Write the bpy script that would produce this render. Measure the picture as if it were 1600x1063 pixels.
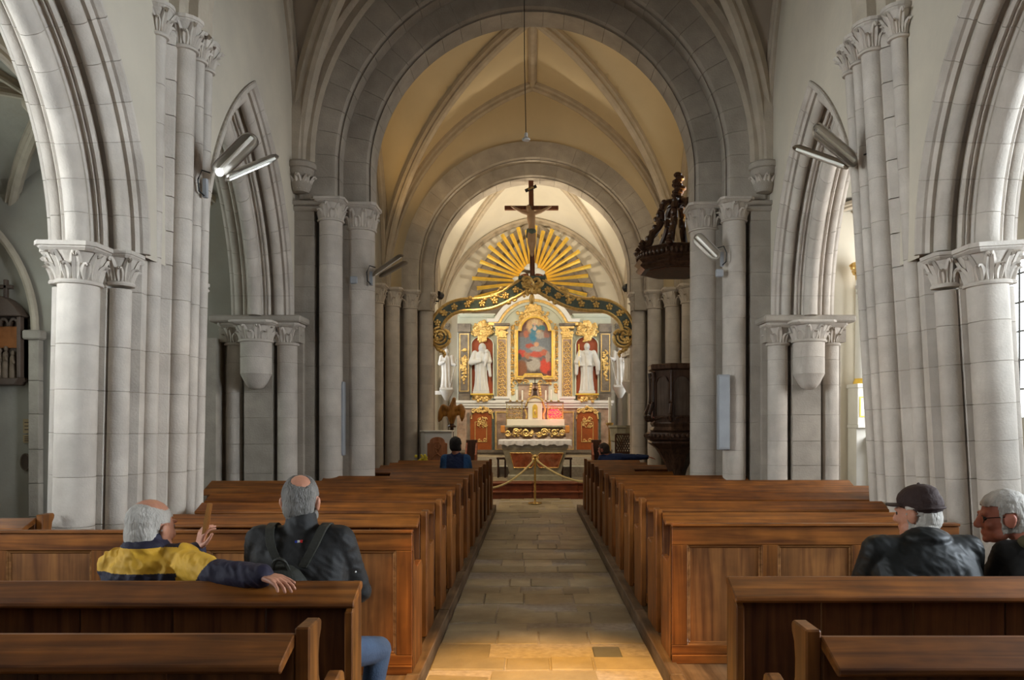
import bpy, bmesh, math, random
from mathutils import Vector, Matrix, noise
R = math.radians
pi = math.pi
random.seed(7)
for o in list(bpy.data.objects): bpy.data.objects.remove(o)
S = bpy.context.scene
COL = S.collection

# ------------------------------------------------------------------ camera
F, VX, VY, CH = 1200.0, 832.0, 662.0, 1.62      # focal length in px, vanishing point, eye height over pew floor
cam = bpy.data.cameras.new('camera'); camo = bpy.data.objects.new('camera', cam); COL.objects.link(camo)
camo.location = (0, 0, CH); camo.rotation_euler = (pi/2, 0, 0)
cam.sensor_width = 36; cam.lens = 36*F/1600
cam.shift_x = -(VX-800)/1600; cam.shift_y = (VY-531.5)/1600
cam.clip_start = .05; cam.clip_end = 200
S.camera = camo

# ------------------------------------------------------------------ world, exposure, lights
S.view_settings.view_transform = 'Standard'; S.view_settings.look = 'None'
S.view_settings.gamma = 1; S.view_settings.use_curve_mapping = False
S.view_settings.exposure = 0.0
W = bpy.data.worlds.new('world'); S.world = W; W.use_nodes = True
nt = W.node_tree; nt.nodes.clear()
sky = nt.nodes.new('ShaderNodeTexSky'); sky.sky_type = 'HOSEK_WILKIE'
bg = nt.nodes.new('ShaderNodeBackground'); bg.inputs[1].default_value = .5
wo_ = nt.nodes.new('ShaderNodeOutputWorld')
nt.links.new(sky.outputs[0], bg.inputs[0]); nt.links.new(bg.outputs[0], wo_.inputs[0])

def area(name, loc, direction, sx, sy, power, color, spread=180):
    l = bpy.data.lights.new(name, 'AREA'); l.shape = 'RECTANGLE'; l.size = sx; l.size_y = sy
    l.energy = power; l.color = color; l.spread = R(spread)
    o = bpy.data.objects.new(name, l); COL.objects.link(o); o.location = loc
    o.rotation_euler = Vector(direction).to_track_quat('-Z', 'Y').to_euler()
    return o
def spot(name, loc, target, power, color, angle=60, blend=.6, rad=.12):
    l = bpy.data.lights.new(name, 'SPOT'); l.energy = power; l.color = color
    l.spot_size = R(angle); l.spot_blend = blend; l.shadow_soft_size = rad
    o = bpy.data.objects.new(name, l); COL.objects.link(o); o.location = loc
    o.rotation_euler = (Vector(target)-Vector(loc)).to_track_quat('-Z', 'Y').to_euler()
    return o
DAY = (.86, .93, 1.0); WARM = (1.0, .74, .42); TUNG = (1.0, .64, .28); CREAM = (1.0, .86, .64)
# daylight entering through the aisle windows and the west window behind the camera, plus added fills
area('daylight_right_window', (6.9, 3.2, 3.1), (-1, .12, -.03), 2.2, 3.0, 235, (.80, .90, 1.0), 95)
area('daylight_right_window_b', (6.9, 7.8, 3.2), (-1, .35, -.05), 1.5, 2.8, 165, (.95, .97, 1.0))
area('daylight_left_window', (-6.9, 2.6, 3.1), (1, .55, -.02), 1.8, 2.8, 105, (.86, .94, 1.0), 70)
area('daylight_left_window_b', (-6.9, 8.3, 3.2), (1, 0, -.05), 1.4, 2.6, 22, (.84, 1.0, .92))
area('daylight_west_window', (0, -6.3, 5.0), (0, 1, -.12), 2.6, 3.6, 40, (.9, .94, 1.0))
area('added_crossing_fill_left', (-3.1, 13.0, 4.6), (1, .45, -.1), 1.9, 2.4, 26, (1.0, .90, .70))  # made-up window light, added to brighten the far shafts and crossing vault
area('added_crossing_fill_right', (3.1, 13.6, 5.2), (-1, .55, -.1), 1.9, 2.2, 26, (1.0, .85, .58))  # matching added fill from the opposite crossing wall
area('added_side_altar_fill', (6.9, 11.7, 3.0), (-1, .25, -.1), 1.2, 2.6, 130, (1.0, .98, .94))  # unseen window light, added to brighten the white side altar
area('daylight_chancel_window_left', (-2.66, 20.6, 3.6), (1, .1, -.05), .8, 2.6, 14, DAY)
area('daylight_chancel_window_right', (2.66, 20.6, 3.6), (-1, .1, -.05), .8, 2.6, 14, DAY)
# lamps of the place, and an added fill spot on the altarpiece
spot('chancel_spot_left', (-1.95, 17.75, 4.75), (.2, 21.6, 2.0), 230, CREAM, 95)
spot('chancel_spot_right', (1.95, 17.75, 4.75), (-.2, 21.6, 2.0), 130, CREAM, 95)
spot('chancel_uplight_left', (-2.2, 18.2, 4.5), (.8, 19.4, 8.0), 440, CREAM, 105)
spot('chancel_uplight_right', (2.2, 18.2, 4.5), (-.8, 19.4, 8.0), 440, CREAM, 105)
spot('crossing_uplight_left', (-2.75, 15.6, 4.9), (.8, 13.5, 9.0), 70, (1.0, .62, .22), 140)
spot('crossing_uplight_right', (2.75, 12.0, 5.0), (-.6, 14.5, 9.0), 70, (1.0, .62, .22), 140)
spot('added_retable_fill', (1.2, 16.2, 6.15), (-.1, 21.6, 1.6), 640, CREAM, 44, .8)  # added fill without a fixture, lifts the lower altarpiece
spot('altar_spot', (-1.2, 15.4, 6.0), (0, 17.6, .4), 420, WARM, 56)
spot('nave_floor_lamp', (.15, 3.0, 5.9), (.10, 4.9, 0), 3300, (1.0, .52, .11), 24, .7)
spot('nave_lamp_left', (-2.3, 6.5, 3.42), (-.3, 6.0, 0), 40, (1.0, .66, .32), 150, .8, .1)
spot('nave_lamp_right', (2.3, 6.5, 3.42), (.3, 6.0, 0), 40, (1.0, .66, .32), 150, .8, .1)

# ------------------------------------------------------------------ materials
MATS = {}
def _new(name):
    m = bpy.data.materials.new(name); m.use_nodes = True
    MATS[name] = m
    return m, m.node_tree, m.node_tree.nodes['Principled BSDF']
def C4(c): return (c[0], c[1], c[2], 1)
def mat(name, col, rough=.7, metal=0, var=.15, scale=4, bump=.1, bscale=30, stain=None, sscale=1.2, orand=.0, spec=.4, stretch=None, emit=0):
    m, t, b = _new(name); N = t.nodes; L = t.links
    tc = N.new('ShaderNodeTexCoord'); vec = tc.outputs['Object']
    geo = N.new('ShaderNodeNewGeometry')
    if stretch:
        mp = N.new('ShaderNodeMapping'); mp.inputs['Scale'].default_value = stretch
        L.new(vec, mp.inputs[0]); vec = mp.outputs[0]
    else:
        vec = geo.outputs['Position']
    n1 = N.new('ShaderNodeTexNoise'); n1.inputs['Scale'].default_value = scale; n1.inputs['Detail'].default_value = 6
    L.new(vec, n1.inputs['Vector'])
    r = N.new('ShaderNodeValToRGB')
    r.color_ramp.elements[0].position = .28; r.color_ramp.elements[1].position = .72
    r.color_ramp.elements[0].color = C4([max(0, c*(1-var)) for c in col]); r.color_ramp.elements[1].color = C4([min(1, c*(1+var)) for c in col])
    L.new(n1.outputs[0], r.inputs[0]); out = r.outputs[0]
    if stain:
        n2 = N.new('ShaderNodeTexNoise'); n2.inputs['Scale'].default_value = sscale; n2.inputs['Detail'].default_value = 8; n2.inputs['Roughness'].default_value = .65
        L.new(geo.outputs['Position'], n2.inputs['Vector'])
        rr = N.new('ShaderNodeValToRGB'); rr.color_ramp.elements[0].position = .45; rr.color_ramp.elements[1].position = .72
        L.new(n2.outputs[0], rr.inputs[0])
        mx = N.new('ShaderNodeMix'); mx.data_type = 'RGBA'; mx.inputs[7].default_value = C4(stain)
        ms = N.new('ShaderNodeMath'); ms.operation = 'MULTIPLY'; ms.inputs[1].default_value = .65
        L.new(rr.outputs[0], ms.inputs[0]); L.new(ms.outputs[0], mx.inputs[0]); L.new(out, mx.inputs[6]); out = mx.outputs[2]
    if orand:
        oi = N.new('ShaderNodeObjectInfo'); hs = N.new('ShaderNodeHueSaturation')
        mr = N.new('ShaderNodeMapRange'); mr.inputs[3].default_value = 1-orand; mr.inputs[4].default_value = 1+orand
        L.new(oi.outputs['Random'], mr.inputs[0]); L.new(mr.outputs[0], hs.inputs['Value']); L.new(out, hs.inputs['Color']); out = hs.outputs[0]
    L.new(out, b.inputs['Base Color'])
    b.inputs['Roughness'].default_value = rough; b.inputs['Metallic'].default_value = metal
    b.inputs['Specular IOR Level'].default_value = spec
    if bump:
        nb = N.new('ShaderNodeTexNoise'); nb.inputs['Scale'].default_value = bscale; nb.inputs['Detail'].default_value = 5
        L.new(vec, nb.inputs['Vector'])
        bp = N.new('ShaderNodeBump'); bp.inputs['Strength'].default_value = bump; bp.inputs['Distance'].default_value = .02
        L.new(nb.outputs[0], bp.inputs['Height']); L.new(bp.outputs[0], b.inputs['Normal'])
    if emit:
        L.new(out, b.inputs['Emission Color']); b.inputs['Emission Strength'].default_value = emit
    return m
def wood(name, c0, c1, rough=.38, axis=0, gscale=1.0):
    m, t, b = _new(name); N = t.nodes; L = t.links
    tc = N.new('ShaderNodeTexCoord'); mp = N.new('ShaderNodeMapping')
    sc = [22*gscale]*3; sc[axis] = 1.4*gscale; mp.inputs['Scale'].default_value = sc
    oi = N.new('ShaderNodeObjectInfo'); ad = N.new('ShaderNodeVectorMath'); ad.operation = 'ADD'
    ml = N.new('ShaderNodeMath'); ml.operation = 'MULTIPLY'; ml.inputs[1].default_value = 37
    L.new(oi.outputs['Random'], ml.inputs[0]); L.new(tc.outputs['Object'], ad.inputs[0]); L.new(ml.outputs[0], ad.inputs[1])
    L.new(ad.outputs[0], mp.inputs[0])
    n = N.new('ShaderNodeTexNoise'); n.inputs['Scale'].default_value = 1; n.inputs['Detail'].default_value = 7; n.inputs['Distortion'].default_value = .6
    L.new(mp.outputs[0], n.inputs[0])
    r = N.new('ShaderNodeValToRGB'); r.color_ramp.elements[0].position = .3; r.color_ramp.elements[1].position = .68
    r.color_ramp.elements[0].color = C4(c0); r.color_ramp.elements[1].color = C4(c1); L.new(n.outputs[0], r.inputs[0])
    n2 = N.new('ShaderNodeTexNoise'); n2.inputs['Scale'].default_value = 5; n2.inputs['Detail'].default_value = 3; L.new(ad.outputs[0], n2.inputs[0])
    hs = N.new('ShaderNodeHueSaturation'); mr = N.new('ShaderNodeMapRange'); mr.inputs[1].default_value = .3; mr.inputs[2].default_value = .7; mr.inputs[3].default_value = .72; mr.inputs[4].default_value = 1.22
    L.new(n2.outputs[0], mr.inputs[0]); L.new(mr.outputs[0], hs.inputs['Value']); L.new(r.outputs[0], hs.inputs['Color'])
    L.new(hs.outputs[0], b.inputs['Base Color']); b.inputs['Roughness'].default_value = rough; b.inputs['Specular IOR Level'].default_value = .3
    bp = N.new('ShaderNodeBump'); bp.inputs['Strength'].default_value = .12; bp.inputs['Distance'].default_value = .01
    L.new(n.outputs[0], bp.inputs['Height']); L.new(bp.outputs[0], b.inputs['Normal'])
    return m

stone = mat('limestone', (.54, .48, .41), .85, var=.13, scale=5, bump=.25, bscale=55, stain=(.39, .33, .265), sscale=1.3, orand=.05)
stone2 = mat('limestone_grey', (.375, .327, .268), .88, var=.16, scale=4, bump=.28, bscale=45, stain=(.25, .215, .175), sscale=1.1, orand=.06)
mortar = mat('lime_mortar', (.36, .31, .25), .95, var=.2, scale=20, bump=.2)
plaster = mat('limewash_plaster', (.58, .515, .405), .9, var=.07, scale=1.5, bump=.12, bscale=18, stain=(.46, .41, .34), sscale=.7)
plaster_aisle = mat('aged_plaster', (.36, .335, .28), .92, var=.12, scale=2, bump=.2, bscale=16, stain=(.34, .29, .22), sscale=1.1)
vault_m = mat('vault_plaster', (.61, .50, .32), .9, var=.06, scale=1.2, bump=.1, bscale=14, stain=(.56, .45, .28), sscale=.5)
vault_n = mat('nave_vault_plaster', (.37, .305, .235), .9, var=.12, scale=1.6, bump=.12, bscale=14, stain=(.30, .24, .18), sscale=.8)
rib_m = mat('rib_stone', (.45, .38, .29), .88, var=.12, scale=5, bump=.2, bscale=40)
cream_w = mat('chancel_plaster', (.74, .69, .58), .9, var=.05, scale=2, bump=.08, bscale=15)
paving = mat('paving_limestone', (.315, .26, .165), .50, var=.2, scale=4, bump=.3, bscale=14, stain=(.20, .165, .105), sscale=2.2, orand=.22)
slate = mat('paving_slate', (.13, .13, .13), .5, var=.15, bump=.1)
pew_w = wood('pew_wood', (.085, .025, .005), (.29, .098, .016), .46)
pew_v = wood('pew_wood_upright', (.085, .026, .005), (.27, .095, .017), .46, axis=2)
kerb_w = wood('kerb_wood', (.07, .042, .022), (.17, .11, .06), .6, axis=1)
oak_l = wood('pulpit_panel_oak', (.10, .065, .045), (.19, .13, .09), .35, axis=2)
oak_p = wood('pulpit_oak', (.045, .022, .013), (.13, .068, .040), .30, axis=2)
mould_w = wood('polished_moulding', (.12, .05, .018), (.30, .14, .05), .16)
pew_d = wood('pew_wood_board', (.06, .019, .008), (.17, .062, .018), .42, axis=2)
pew_p = wood('pew_panel_wood', (.12, .044, .013), (.29, .12, .034), .48, axis=2)
oak_d = wood('dark_oak', (.020, .009, .005), (.075, .032, .016), .30, axis=2)
carpet_w = wood('red_stained_wood', (.12, .032, .014), (.24, .07, .03), .5)
gold = mat('gilding', (.76, .52, .19), .38, .6, var=.25, scale=18, bump=.35, bscale=35)
gold_b = mat('gilt_ray', (.86, .58, .10), .38, .55, var=.12, scale=8, bump=.15, bscale=30)
brass = mat('brass', (.72, .52, .20), .25, .9, var=.1, bump=.03)
pale_g = mat('pale_green_paint', (.62, .66, .56), .6, var=.06, bump=.05)
white_p = mat('white_paint', (.74, .74, .71), .55, var=.05, bump=.04)
statue_m = mat('white_statue_plaster', (.60, .60, .575), .6, var=.05, scale=6, bump=.06, bscale=40)
statue_g = mat('weathered_statue_stone', (.36, .33, .29), .8, var=.12, scale=6, bump=.12, bscale=40)
red_p = mat('red_niche_paint', (.36, .085, .035), .7, var=.12, bump=.05)
marble = mat('painted_marble', (.36, .24, .17), .42, var=.4, scale=7, bump=.03, stain=(.50, .42, .34), sscale=6)
marble_d = mat('dark_marble', (.16, .13, .10), .4, var=.4, scale=6, bump=.03, stain=(.28, .22, .15), sscale=7)
marble_r = mat('red_marble', (.32, .085, .035), .3, var=.45, scale=9, bump=.02, stain=(.50, .27, .15), sscale=5)
marble_g = mat('grey_green_marble', (.34, .33, .25), .4, var=.2, scale=8, bump=.05, stain=(.24, .21, .15), sscale=5)
door_m = mat('lacquered_door', (.30, .075, .015), .35, var=.2, scale=5, bump=.04)
green_d = mat('dark_green_paint', (.065, .09, .075), .45, var=.3, scale=14, bump=.1)
cloth_w = mat('altar_linen', (.66, .66, .68), .85, var=.05, bump=.1, bscale=60)
wax = mat('candle_wax', (.85, .82, .72), .4, var=.02, bump=0)
black_m = mat('black_metal', (.015, .015, .016), .45, var=.1, bump=.02)
grey_m = mat('grey_enamel', (.30, .31, .32), .4, var=.04, bump=0)
chrome = mat('polished_reflector', (.50, .47, .42), .30, .9, var=.05, bump=0)
lamp_b = mat('brown_lamp_housing', (.17, .125, .08), .5, .2, var=.1, bump=.03)
rope_m = mat('cream_rope', (.62, .50, .24), .75, var=.1, bump=.4, bscale=120)
cross_w = wood('cross_wood', (.07, .025, .012), (.16, .055, .022), .5, axis=2)
flesh_s = mat('painted_flesh', (.34, .22, .13), .5, var=.15, bump=.05)
eagle_w = wood('eagle_wood', (.15, .06, .012), (.34, .16, .03), .4, axis=2)
panel_w = wood('ambo_panel_wood', (.24, .085, .035), (.40, .17, .08), .45, axis=2)
pink_u = mat('pink_upholstery', (.52, .33, .26), .8, var=.08, bump=.1)
bulb_m = mat('lamp_tube', (.9, .95, 1), .3, var=0, bump=0, emit=2)
red_glass = mat('red_sanctuary_glass', (.95, .04, .10), .25, var=.1, bump=0, emit=1.4)
yellow_f = mat('yellow_flowers', (.80, .60, .05), .6, var=.4, scale=40, bump=.3)
sill_w = mat('station_terracotta', (.085, .055, .038), .6, var=.2, bump=.2)
station_s = mat('station_relief', (.17, .12, .08), .7, var=.25, scale=12, bump=.3)
station_o = mat('station_sky', (.34, .12, .03), .7, var=.25, scale=6, bump=.05)
notice_m = mat('notice_paper', (.42, .31, .17), .8, var=.12, bump=.05)
# people
skin = mat('skin', (.46, .21, .13), .5, var=.1, scale=14, bump=.06, bscale=90)
skin_r = mat('skin_ruddy', (.46, .16, .10), .5, var=.12, scale=14, bump=.06, bscale=90)
hair_w = mat('white_hair', (.43, .395, .345), .7, var=.2, scale=20, bump=.5, bscale=120, stretch=(1, 1, .35))
hair_g = mat('grey_hair', (.19, .175, .155), .7, var=.4, scale=16, bump=.9, bscale=160, stretch=(1, 1, .35))
hair_k = mat('black_hair', (.012, .009, .008), .55, var=.3, scale=20, bump=.8, bscale=140)
hair_b = mat('brown_hair', (.05, .028, .018), .6, var=.3, scale=20, bump=.8, bscale=140)
yellow_c = mat('yellow_jacket', (.66, .37, .03), .7, var=.12, scale=10, bump=.5, bscale=16)
navy_c = mat('navy_jacket', (.014, .011, .028), .75, var=.2, scale=10, bump=.4, bscale=16)
black_c = mat('black_jacket', (.012, .011, .010), .7, var=.2, scale=10, bump=.4, bscale=14)
leather = mat('black_leather', (.011, .012, .011), .52, var=.3, scale=8, bump=.2, bscale=12, spec=.3)
olive_c = mat('olive_hood', (.085, .068, .030), .85, var=.15, bump=.4, bscale=22)
pack_c = mat('backpack_nylon', (.022, .021, .014), .7, var=.2, bump=.3, bscale=40)
jeans = mat('blue_denim', (.075, .115, .19), .85, var=.2, scale=9, bump=.25, bscale=80)
blue_c = mat('blue_jacket', (.022, .085, .22), .75, var=.15, bump=.3, bscale=14)
blue_d = mat('dark_blue_panel', (.010, .022, .075), .75, var=.15, bump=.3, bscale=14)
cap_c = mat('brown_cap_cloth', (.034, .017, .014), .8, var=.2, bump=.3, bscale=60)
white_c = mat('white_shirt', (.62, .62, .62), .8, var=.05, bump=.2)
eye_m = mat('eye', (.05, .04, .035), .15, var=0, bump=0)
# ------------------------------------------------------------------ mesh helpers
def P(px, py, Y):
    """point at depth Y that stands behind pixel (px, py) of the 1600x1063 frame"""
    return Vector(((px-VX)/F*Y, Y, CH-(py-VY)/F*Y))
def wpos(o):
    v = Vector((0, 0, 0))
    while o is not None: v = v + o.location; o = o.parent
    return v
class MB:
    def __init__(s): s.v = []; s.f = []; s.m = []
    def add(s, vs, fs, mi=0):
        n = len(s.v); s.v += [tuple(p) for p in vs]
        for f in fs: s.f.append(tuple(n+i for i in f)); s.m.append(mi)
        return s
    def box(s, x0, x1, y0, y1, z0, z1, mi=0):
        return s.add([(x0,y0,z0),(x1,y0,z0),(x1,y1,z0),(x0,y1,z0),(x0,y0,z1),(x1,y0,z1),(x1,y1,z1),(x0,y1,z1)],
              [(3,2,1,0),(4,5,6,7),(0,1,5,4),(1,2,6,5),(2,3,7,6),(3,0,4,7)], mi)
    def prism(s, poly, a, b, axis='z', mi=0):
        n = len(poly)
        def pt(p, t):
            return (p[0], p[1], t) if axis == 'z' else ((p[0], t, p[1]) if axis == 'y' else (t, p[0], p[1]))
        vs = [pt(p, a) for p in poly]+[pt(p, b) for p in poly]
        return s.add(vs, [tuple(range(n-1, -1, -1)), tuple(range(n, 2*n))]+[(i, (i+1) % n, n+(i+1) % n, n+i) for i in range(n)], mi)
    def ring(s, outer, inner, a, b, axis='y', closed=True, mi=0):
        """flat frame between two outlines with the same number of points"""
        n = len(outer)
        def pt(p, t):
            return (p[0], p[1], t) if axis == 'z' else ((p[0], t, p[1]) if axis == 'y' else (t, p[0], p[1]))
        vs = [pt(p, a) for p in outer]+[pt(p, a) for p in inner]+[pt(p, b) for p in outer]+[pt(p, b) for p in inner]
        fs = []
        for i in range(n if closed else n-1):
            j = (i+1) % n
            fs += [(i, j, n+j, n+i), (2*n+i, 3*n+i, 3*n+j, 2*n+j), (i, 2*n+i, 2*n+j, j), (n+i, n+j, 3*n+j, 3*n+i)]
        if not closed:
            fs += [(0, n, 3*n, 2*n), (n-1, 3*n-1, 4*n-1, 2*n-1)]
        return s.add(vs, fs, mi)
    def lathe(s, prof, c=(0, 0, 0), seg=20, a0=0, a1=2*pi, sx=1, sy=1, cap=True, mi=0):
        full = abs(a1-a0-2*pi) < 1e-6; k = seg if full else seg+1
        vs = []
        for r, z in prof:
            for i in range(k):
                a = a0+(a1-a0)*i/seg
                vs.append((c[0]+r*sx*math.cos(a), c[1]+r*sy*math.sin(a), c[2]+z))
        fs = []
        for j in range(len(prof)-1):
            for i in range(seg):
                i2 = (i+1) % k
                fs.append((j*k+i, j*k+i2, (j+1)*k+i2, (j+1)*k+i))
        if cap and full:
            fs.append(tuple(range(k-1, -1, -1))); fs.append(tuple(range((len(prof)-1)*k, len(prof)*k)))
        return s.add(vs, fs, mi)
    def tube(s, path, rad, seg=8, flat=1.0, up=(0, 0, 1), mi=0):
        path = [Vector(p) for p in path]; n = len(path); vs = []
        for i, p in enumerate(path):
            t = (path[min(i+1, n-1)]-path[max(i-1, 0)]).normalized()
            u = Vector(up)
            if abs(t.dot(u)) > .97: u = Vector((1, 0, 0))
            a = t.cross(u).normalized(); b = a.cross(t).normalized()
            r = rad[i] if hasattr(rad, '__len__') else rad
            for k in range(seg):
                an = 2*pi*k/seg
                vs.append(p+a*math.cos(an)*r+b*math.sin(an)*r*flat)
        fs = [(i*seg+k, i*seg+(k+1) % seg, (i+1)*seg+(k+1) % seg, (i+1)*seg+k) for i in range(n-1) for k in range(seg)]
        fs += [tuple(range(seg-1, -1, -1)), tuple(range((n-1)*seg, n*seg))]
        return s.add(vs, fs, mi)
    def sweep(s, rows, closed_prof=False, cap=True, mi=0):
        """rows: list of lists of points (same count)"""
        n = len(rows[0]); vs = [p for r in rows for p in r]; fs = []
        for i in range(len(rows)-1):
            for k in range(n if closed_prof else n-1):
                fs.append((i*n+k, i*n+(k+1) % n, (i+1)*n+(k+1) % n, (i+1)*n+k))
        if cap and closed_prof: fs += [tuple(range(n-1, -1, -1)), tuple(range((len(rows)-1)*n, len(rows)*n))]
        return s.add(vs, fs, mi)
    def ball(s, c, r, seg=10, rings=6, mi=0):
        rx, ry, rz = r if hasattr(r, '__len__') else (r, r, r)
        prof = []
        vs = [(c[0], c[1], c[2]-rz)]
        for j in range(1, rings):
            a = -pi/2+pi*j/rings
            for i in range(seg):
                b = 2*pi*i/seg
                vs.append((c[0]+rx*math.cos(a)*math.cos(b), c[1]+ry*math.cos(a)*math.sin(b), c[2]+rz*math.sin(a)))
        vs.append((c[0], c[1], c[2]+rz)); fs = []
        for i in range(seg):
            fs.append((0, 1+(i+1) % seg, 1+i)); e = len(vs)-1
            fs.append((e, e-seg+i, e-seg+(i+1) % seg))
        for j in range(rings-2):
            for i in range(seg):
                fs.append((1+j*seg+i, 1+j*seg+(i+1) % seg, 1+(j+1)*seg+(i+1) % seg, 1+(j+1)*seg+i))
        return s.add(vs, fs, mi)
    def build(s, name, m, parent=None, origin=None, smooth=False, bevel=0, local=False, sharp=None):
        ms = m if isinstance(m, (list, tuple)) else [m]
        off = Vector((0, 0, 0))
        if not local:
            base = wpos(parent) if parent else Vector((0, 0, 0))
            off = Vector(origin) if origin is not None else base
        me = bpy.data.meshes.new(name)
        me.from_pydata([(p[0]-off.x, p[1]-off.y, p[2]-off.z) for p in s.v], [], s.f)
        for x in ms: me.materials.append(x)
        if any(s.m): me.polygons.foreach_set('material_index', s.m)
        bm = bmesh.new(); bm.from_mesh(me)
        bmesh.ops.recalc_face_normals(bm, faces=bm.faces)
        if bevel: bmesh.ops.bevel(bm, geom=[e for e in bm.edges if e.calc_face_angle(0) > .5], offset=bevel, segments=1, affect='EDGES', clamp_overlap=True)
        bm.to_mesh(me); bm.free()
        if smooth:
            me.polygons.foreach_set('use_smooth', [True]*len(me.polygons))
            try: me.set_sharp_from_angle(angle=R(sharp or 40))
            except Exception: pass
        o = bpy.data.objects.new(name, me); COL.objects.link(o)
        if parent: o.parent = parent
        if not local and origin is not None: o.location = Vector(origin)-(wpos(parent) if parent else Vector((0, 0, 0)))
        return o
def tag(o, label=None, cat=None, group=None, kind=None):
    if label: o['label'] = label
    if cat: o['category'] = cat
    if group: o['group'] = group
    if kind: o['kind'] = kind
    return o
def empty(name, loc, label=None, cat=None, group=None, kind=None, parent=None):
    o = bpy.data.objects.new(name, None); COL.objects.link(o); o.empty_display_size = .1
    if parent: o.parent = parent; o.location = Vector(loc)-wpos(parent)
    else: o.location = loc
    return tag(o, label, cat, group, kind)
def inst(me_obj, name, parent, loc, rot=(0, 0, 0), scale=None):
    """object sharing mesh data; loc in world coordinates"""
    o = bpy.data.objects.new(name, me_obj.data if hasattr(me_obj, 'data') else me_obj); COL.objects.link(o)
    if parent: o.parent = parent; o.location = Vector(loc)-wpos(parent)
    else: o.location = loc
    o.rotation_euler = rot
    if scale: o.scale = scale
    return o
def copy_tree(o, parent=None):
    c = o.copy(); COL.objects.link(c)
    if parent: c.parent = parent
    for ch in o.children: copy_tree(ch, c)
    return c
def mesh_only(mb, name, m, smooth=False, bevel=0):
    o = mb.build(name, m, local=True, smooth=smooth, bevel=bevel); me = o.data
    bpy.data.objects.remove(o); return me
_cache = {}
def arc(cx, cy, r, a0, a1, n):
    return [(cx+r*math.cos(R(a0+(a1-a0)*i/n)), cy+r*math.sin(R(a0+(a1-a0)*i/n))) for i in range(n+1)]
def courses(z0, z1, h, seed, jit=.16):
    rnd = random.Random(seed); z = z0; out = [z0]
    while z < z1-h*.75:
        z += h*(1+rnd.uniform(-jit, jit)); out.append(z)
    if z1-out[-1] < h*.5 and len(out) > 1: out[-1] = z1
    else: out.append(z1)
    return out
def drum_mesh(r, h, seg=18):
    k = ('drum', round(r, 3), round(h, 3), seg)
    if k not in _cache:
        g = .002; c = .0018
        _cache[k] = mesh_only(MB().lathe([(r-c, g), (r, g+c), (r, h-g-c), (r-c, h-g)], seg=seg), 'stone_drum', stone, smooth=True)
    return _cache[k]
def shaft(parent, x, y, r, zs, m=None, seg=18):
    for a, b in zip(zs[:-1], zs[1:]):
        o = inst(drum_mesh(r, b-a, seg), 'stone_drum', parent, (x, y, a))
    MB().lathe([(r-.007, zs[0]), (r-.007, zs[-1])], (x, y, 0), seg=seg).build('mortar_core', mortar, parent, smooth=True)
def leaf_mesh(r0, r1, h, w):
    k = ('leaf', round(r0, 3), round(r1, 3), round(h, 3), round(w, 3))
    if k in _cache: return _cache[k]
    mb = MB(); rows = []
    spine = [(r0+.004, 0, .55), (r0+.012, h*.28, .9), (r0+(r1-r0)*.35+.016, h*.55, 1.0), (r0+(r1-r0)*.85+.022, h*.82, .8), (r1+.035, h*.98, .55), (r1+.05, h*.88, .35), (r1+.035, h*.80, .15)]
    for rr, z, ww in spine:
        hw = w*ww
        rows.append([(rr-.012, -hw, z), (rr+.010, -hw*.55, z), (rr-.002, 0, z), (rr+.010, hw*.55, z), (rr-.012, hw, z), (rr-.03, 0, z-.004)])
    mb.sweep(rows, closed_prof=True)
    _cache[k] = mesh_only(mb, 'leaf', stone, smooth=True)
    return _cache[k]
def capital(parent, x, y, z0, z1, r0, half, n=8, square=True, ang0=22.5, name='capital', rot=0, m=None):
    """bell with astragal, rows of carved leaves and a moulded abacus"""
    m = m or stone
    h = z1-z0; ab = h*.22; hb = h-ab
    r1 = half*.86
    prof = [(r0, -.012), (r0+.022, -.008), (r0+.028, .006), (r0+.020, .020), (r0+.002, .026), (r0+.004, hb*.35), (r0+(r1-r0)*.35, hb*.65), (r1*.97, hb*.93), (r1, hb)]
    c = MB().lathe(prof, (x, y, z0), seg=20).build(name, m, parent, origin=(x, y, z0), smooth=True)
    mb = MB()
    def outline(hh):
        if square:
            ch = hh*.22; o = [(-hh, -hh+ch), (-hh+ch, -hh), (hh-ch, -hh), (hh, -hh+ch), (hh, hh-ch), (hh-ch, hh), (-hh+ch, hh), (-hh, hh-ch)]
        else:
            o = [(hh*math.cos(2*pi*i/16), hh*math.sin(2*pi*i/16)) for i in range(16)]
        return [(x+p[0]*math.cos(rot)-p[1]*math.sin(rot), y+p[0]*math.sin(rot)+p[1]*math.cos(rot)) for p in o]
    rows = [[(p[0], p[1], z0+hb+dz) for p in outline(hh)] for hh, dz in ((half*.80, 0), (half*.92, ab*.3), (half*.94, ab*.45), (half, ab*.5), (half, ab))]
    mb.sweep(rows, closed_prof=True).build('abacus', m, c)
    lm = leaf_mesh(r0, r1*.92, hb*.93, 2.2*(r0+r1)/2/n)
    for i in range(n):
        inst(lm, 'leaf', c, (x, y, z0+.02), (0, 0, R(ang0+360*i/n)))
    lm2 = leaf_mesh(r0, r0+(r1-r0)*.55, hb*.55, 1.9*r0/n*1.3)
    for i in range(n):
        inst(lm2, 'leaf', c, (x, y, z0+.02), (0, 0, R(ang0+180/n+360*i/n)))
    return c
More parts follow.
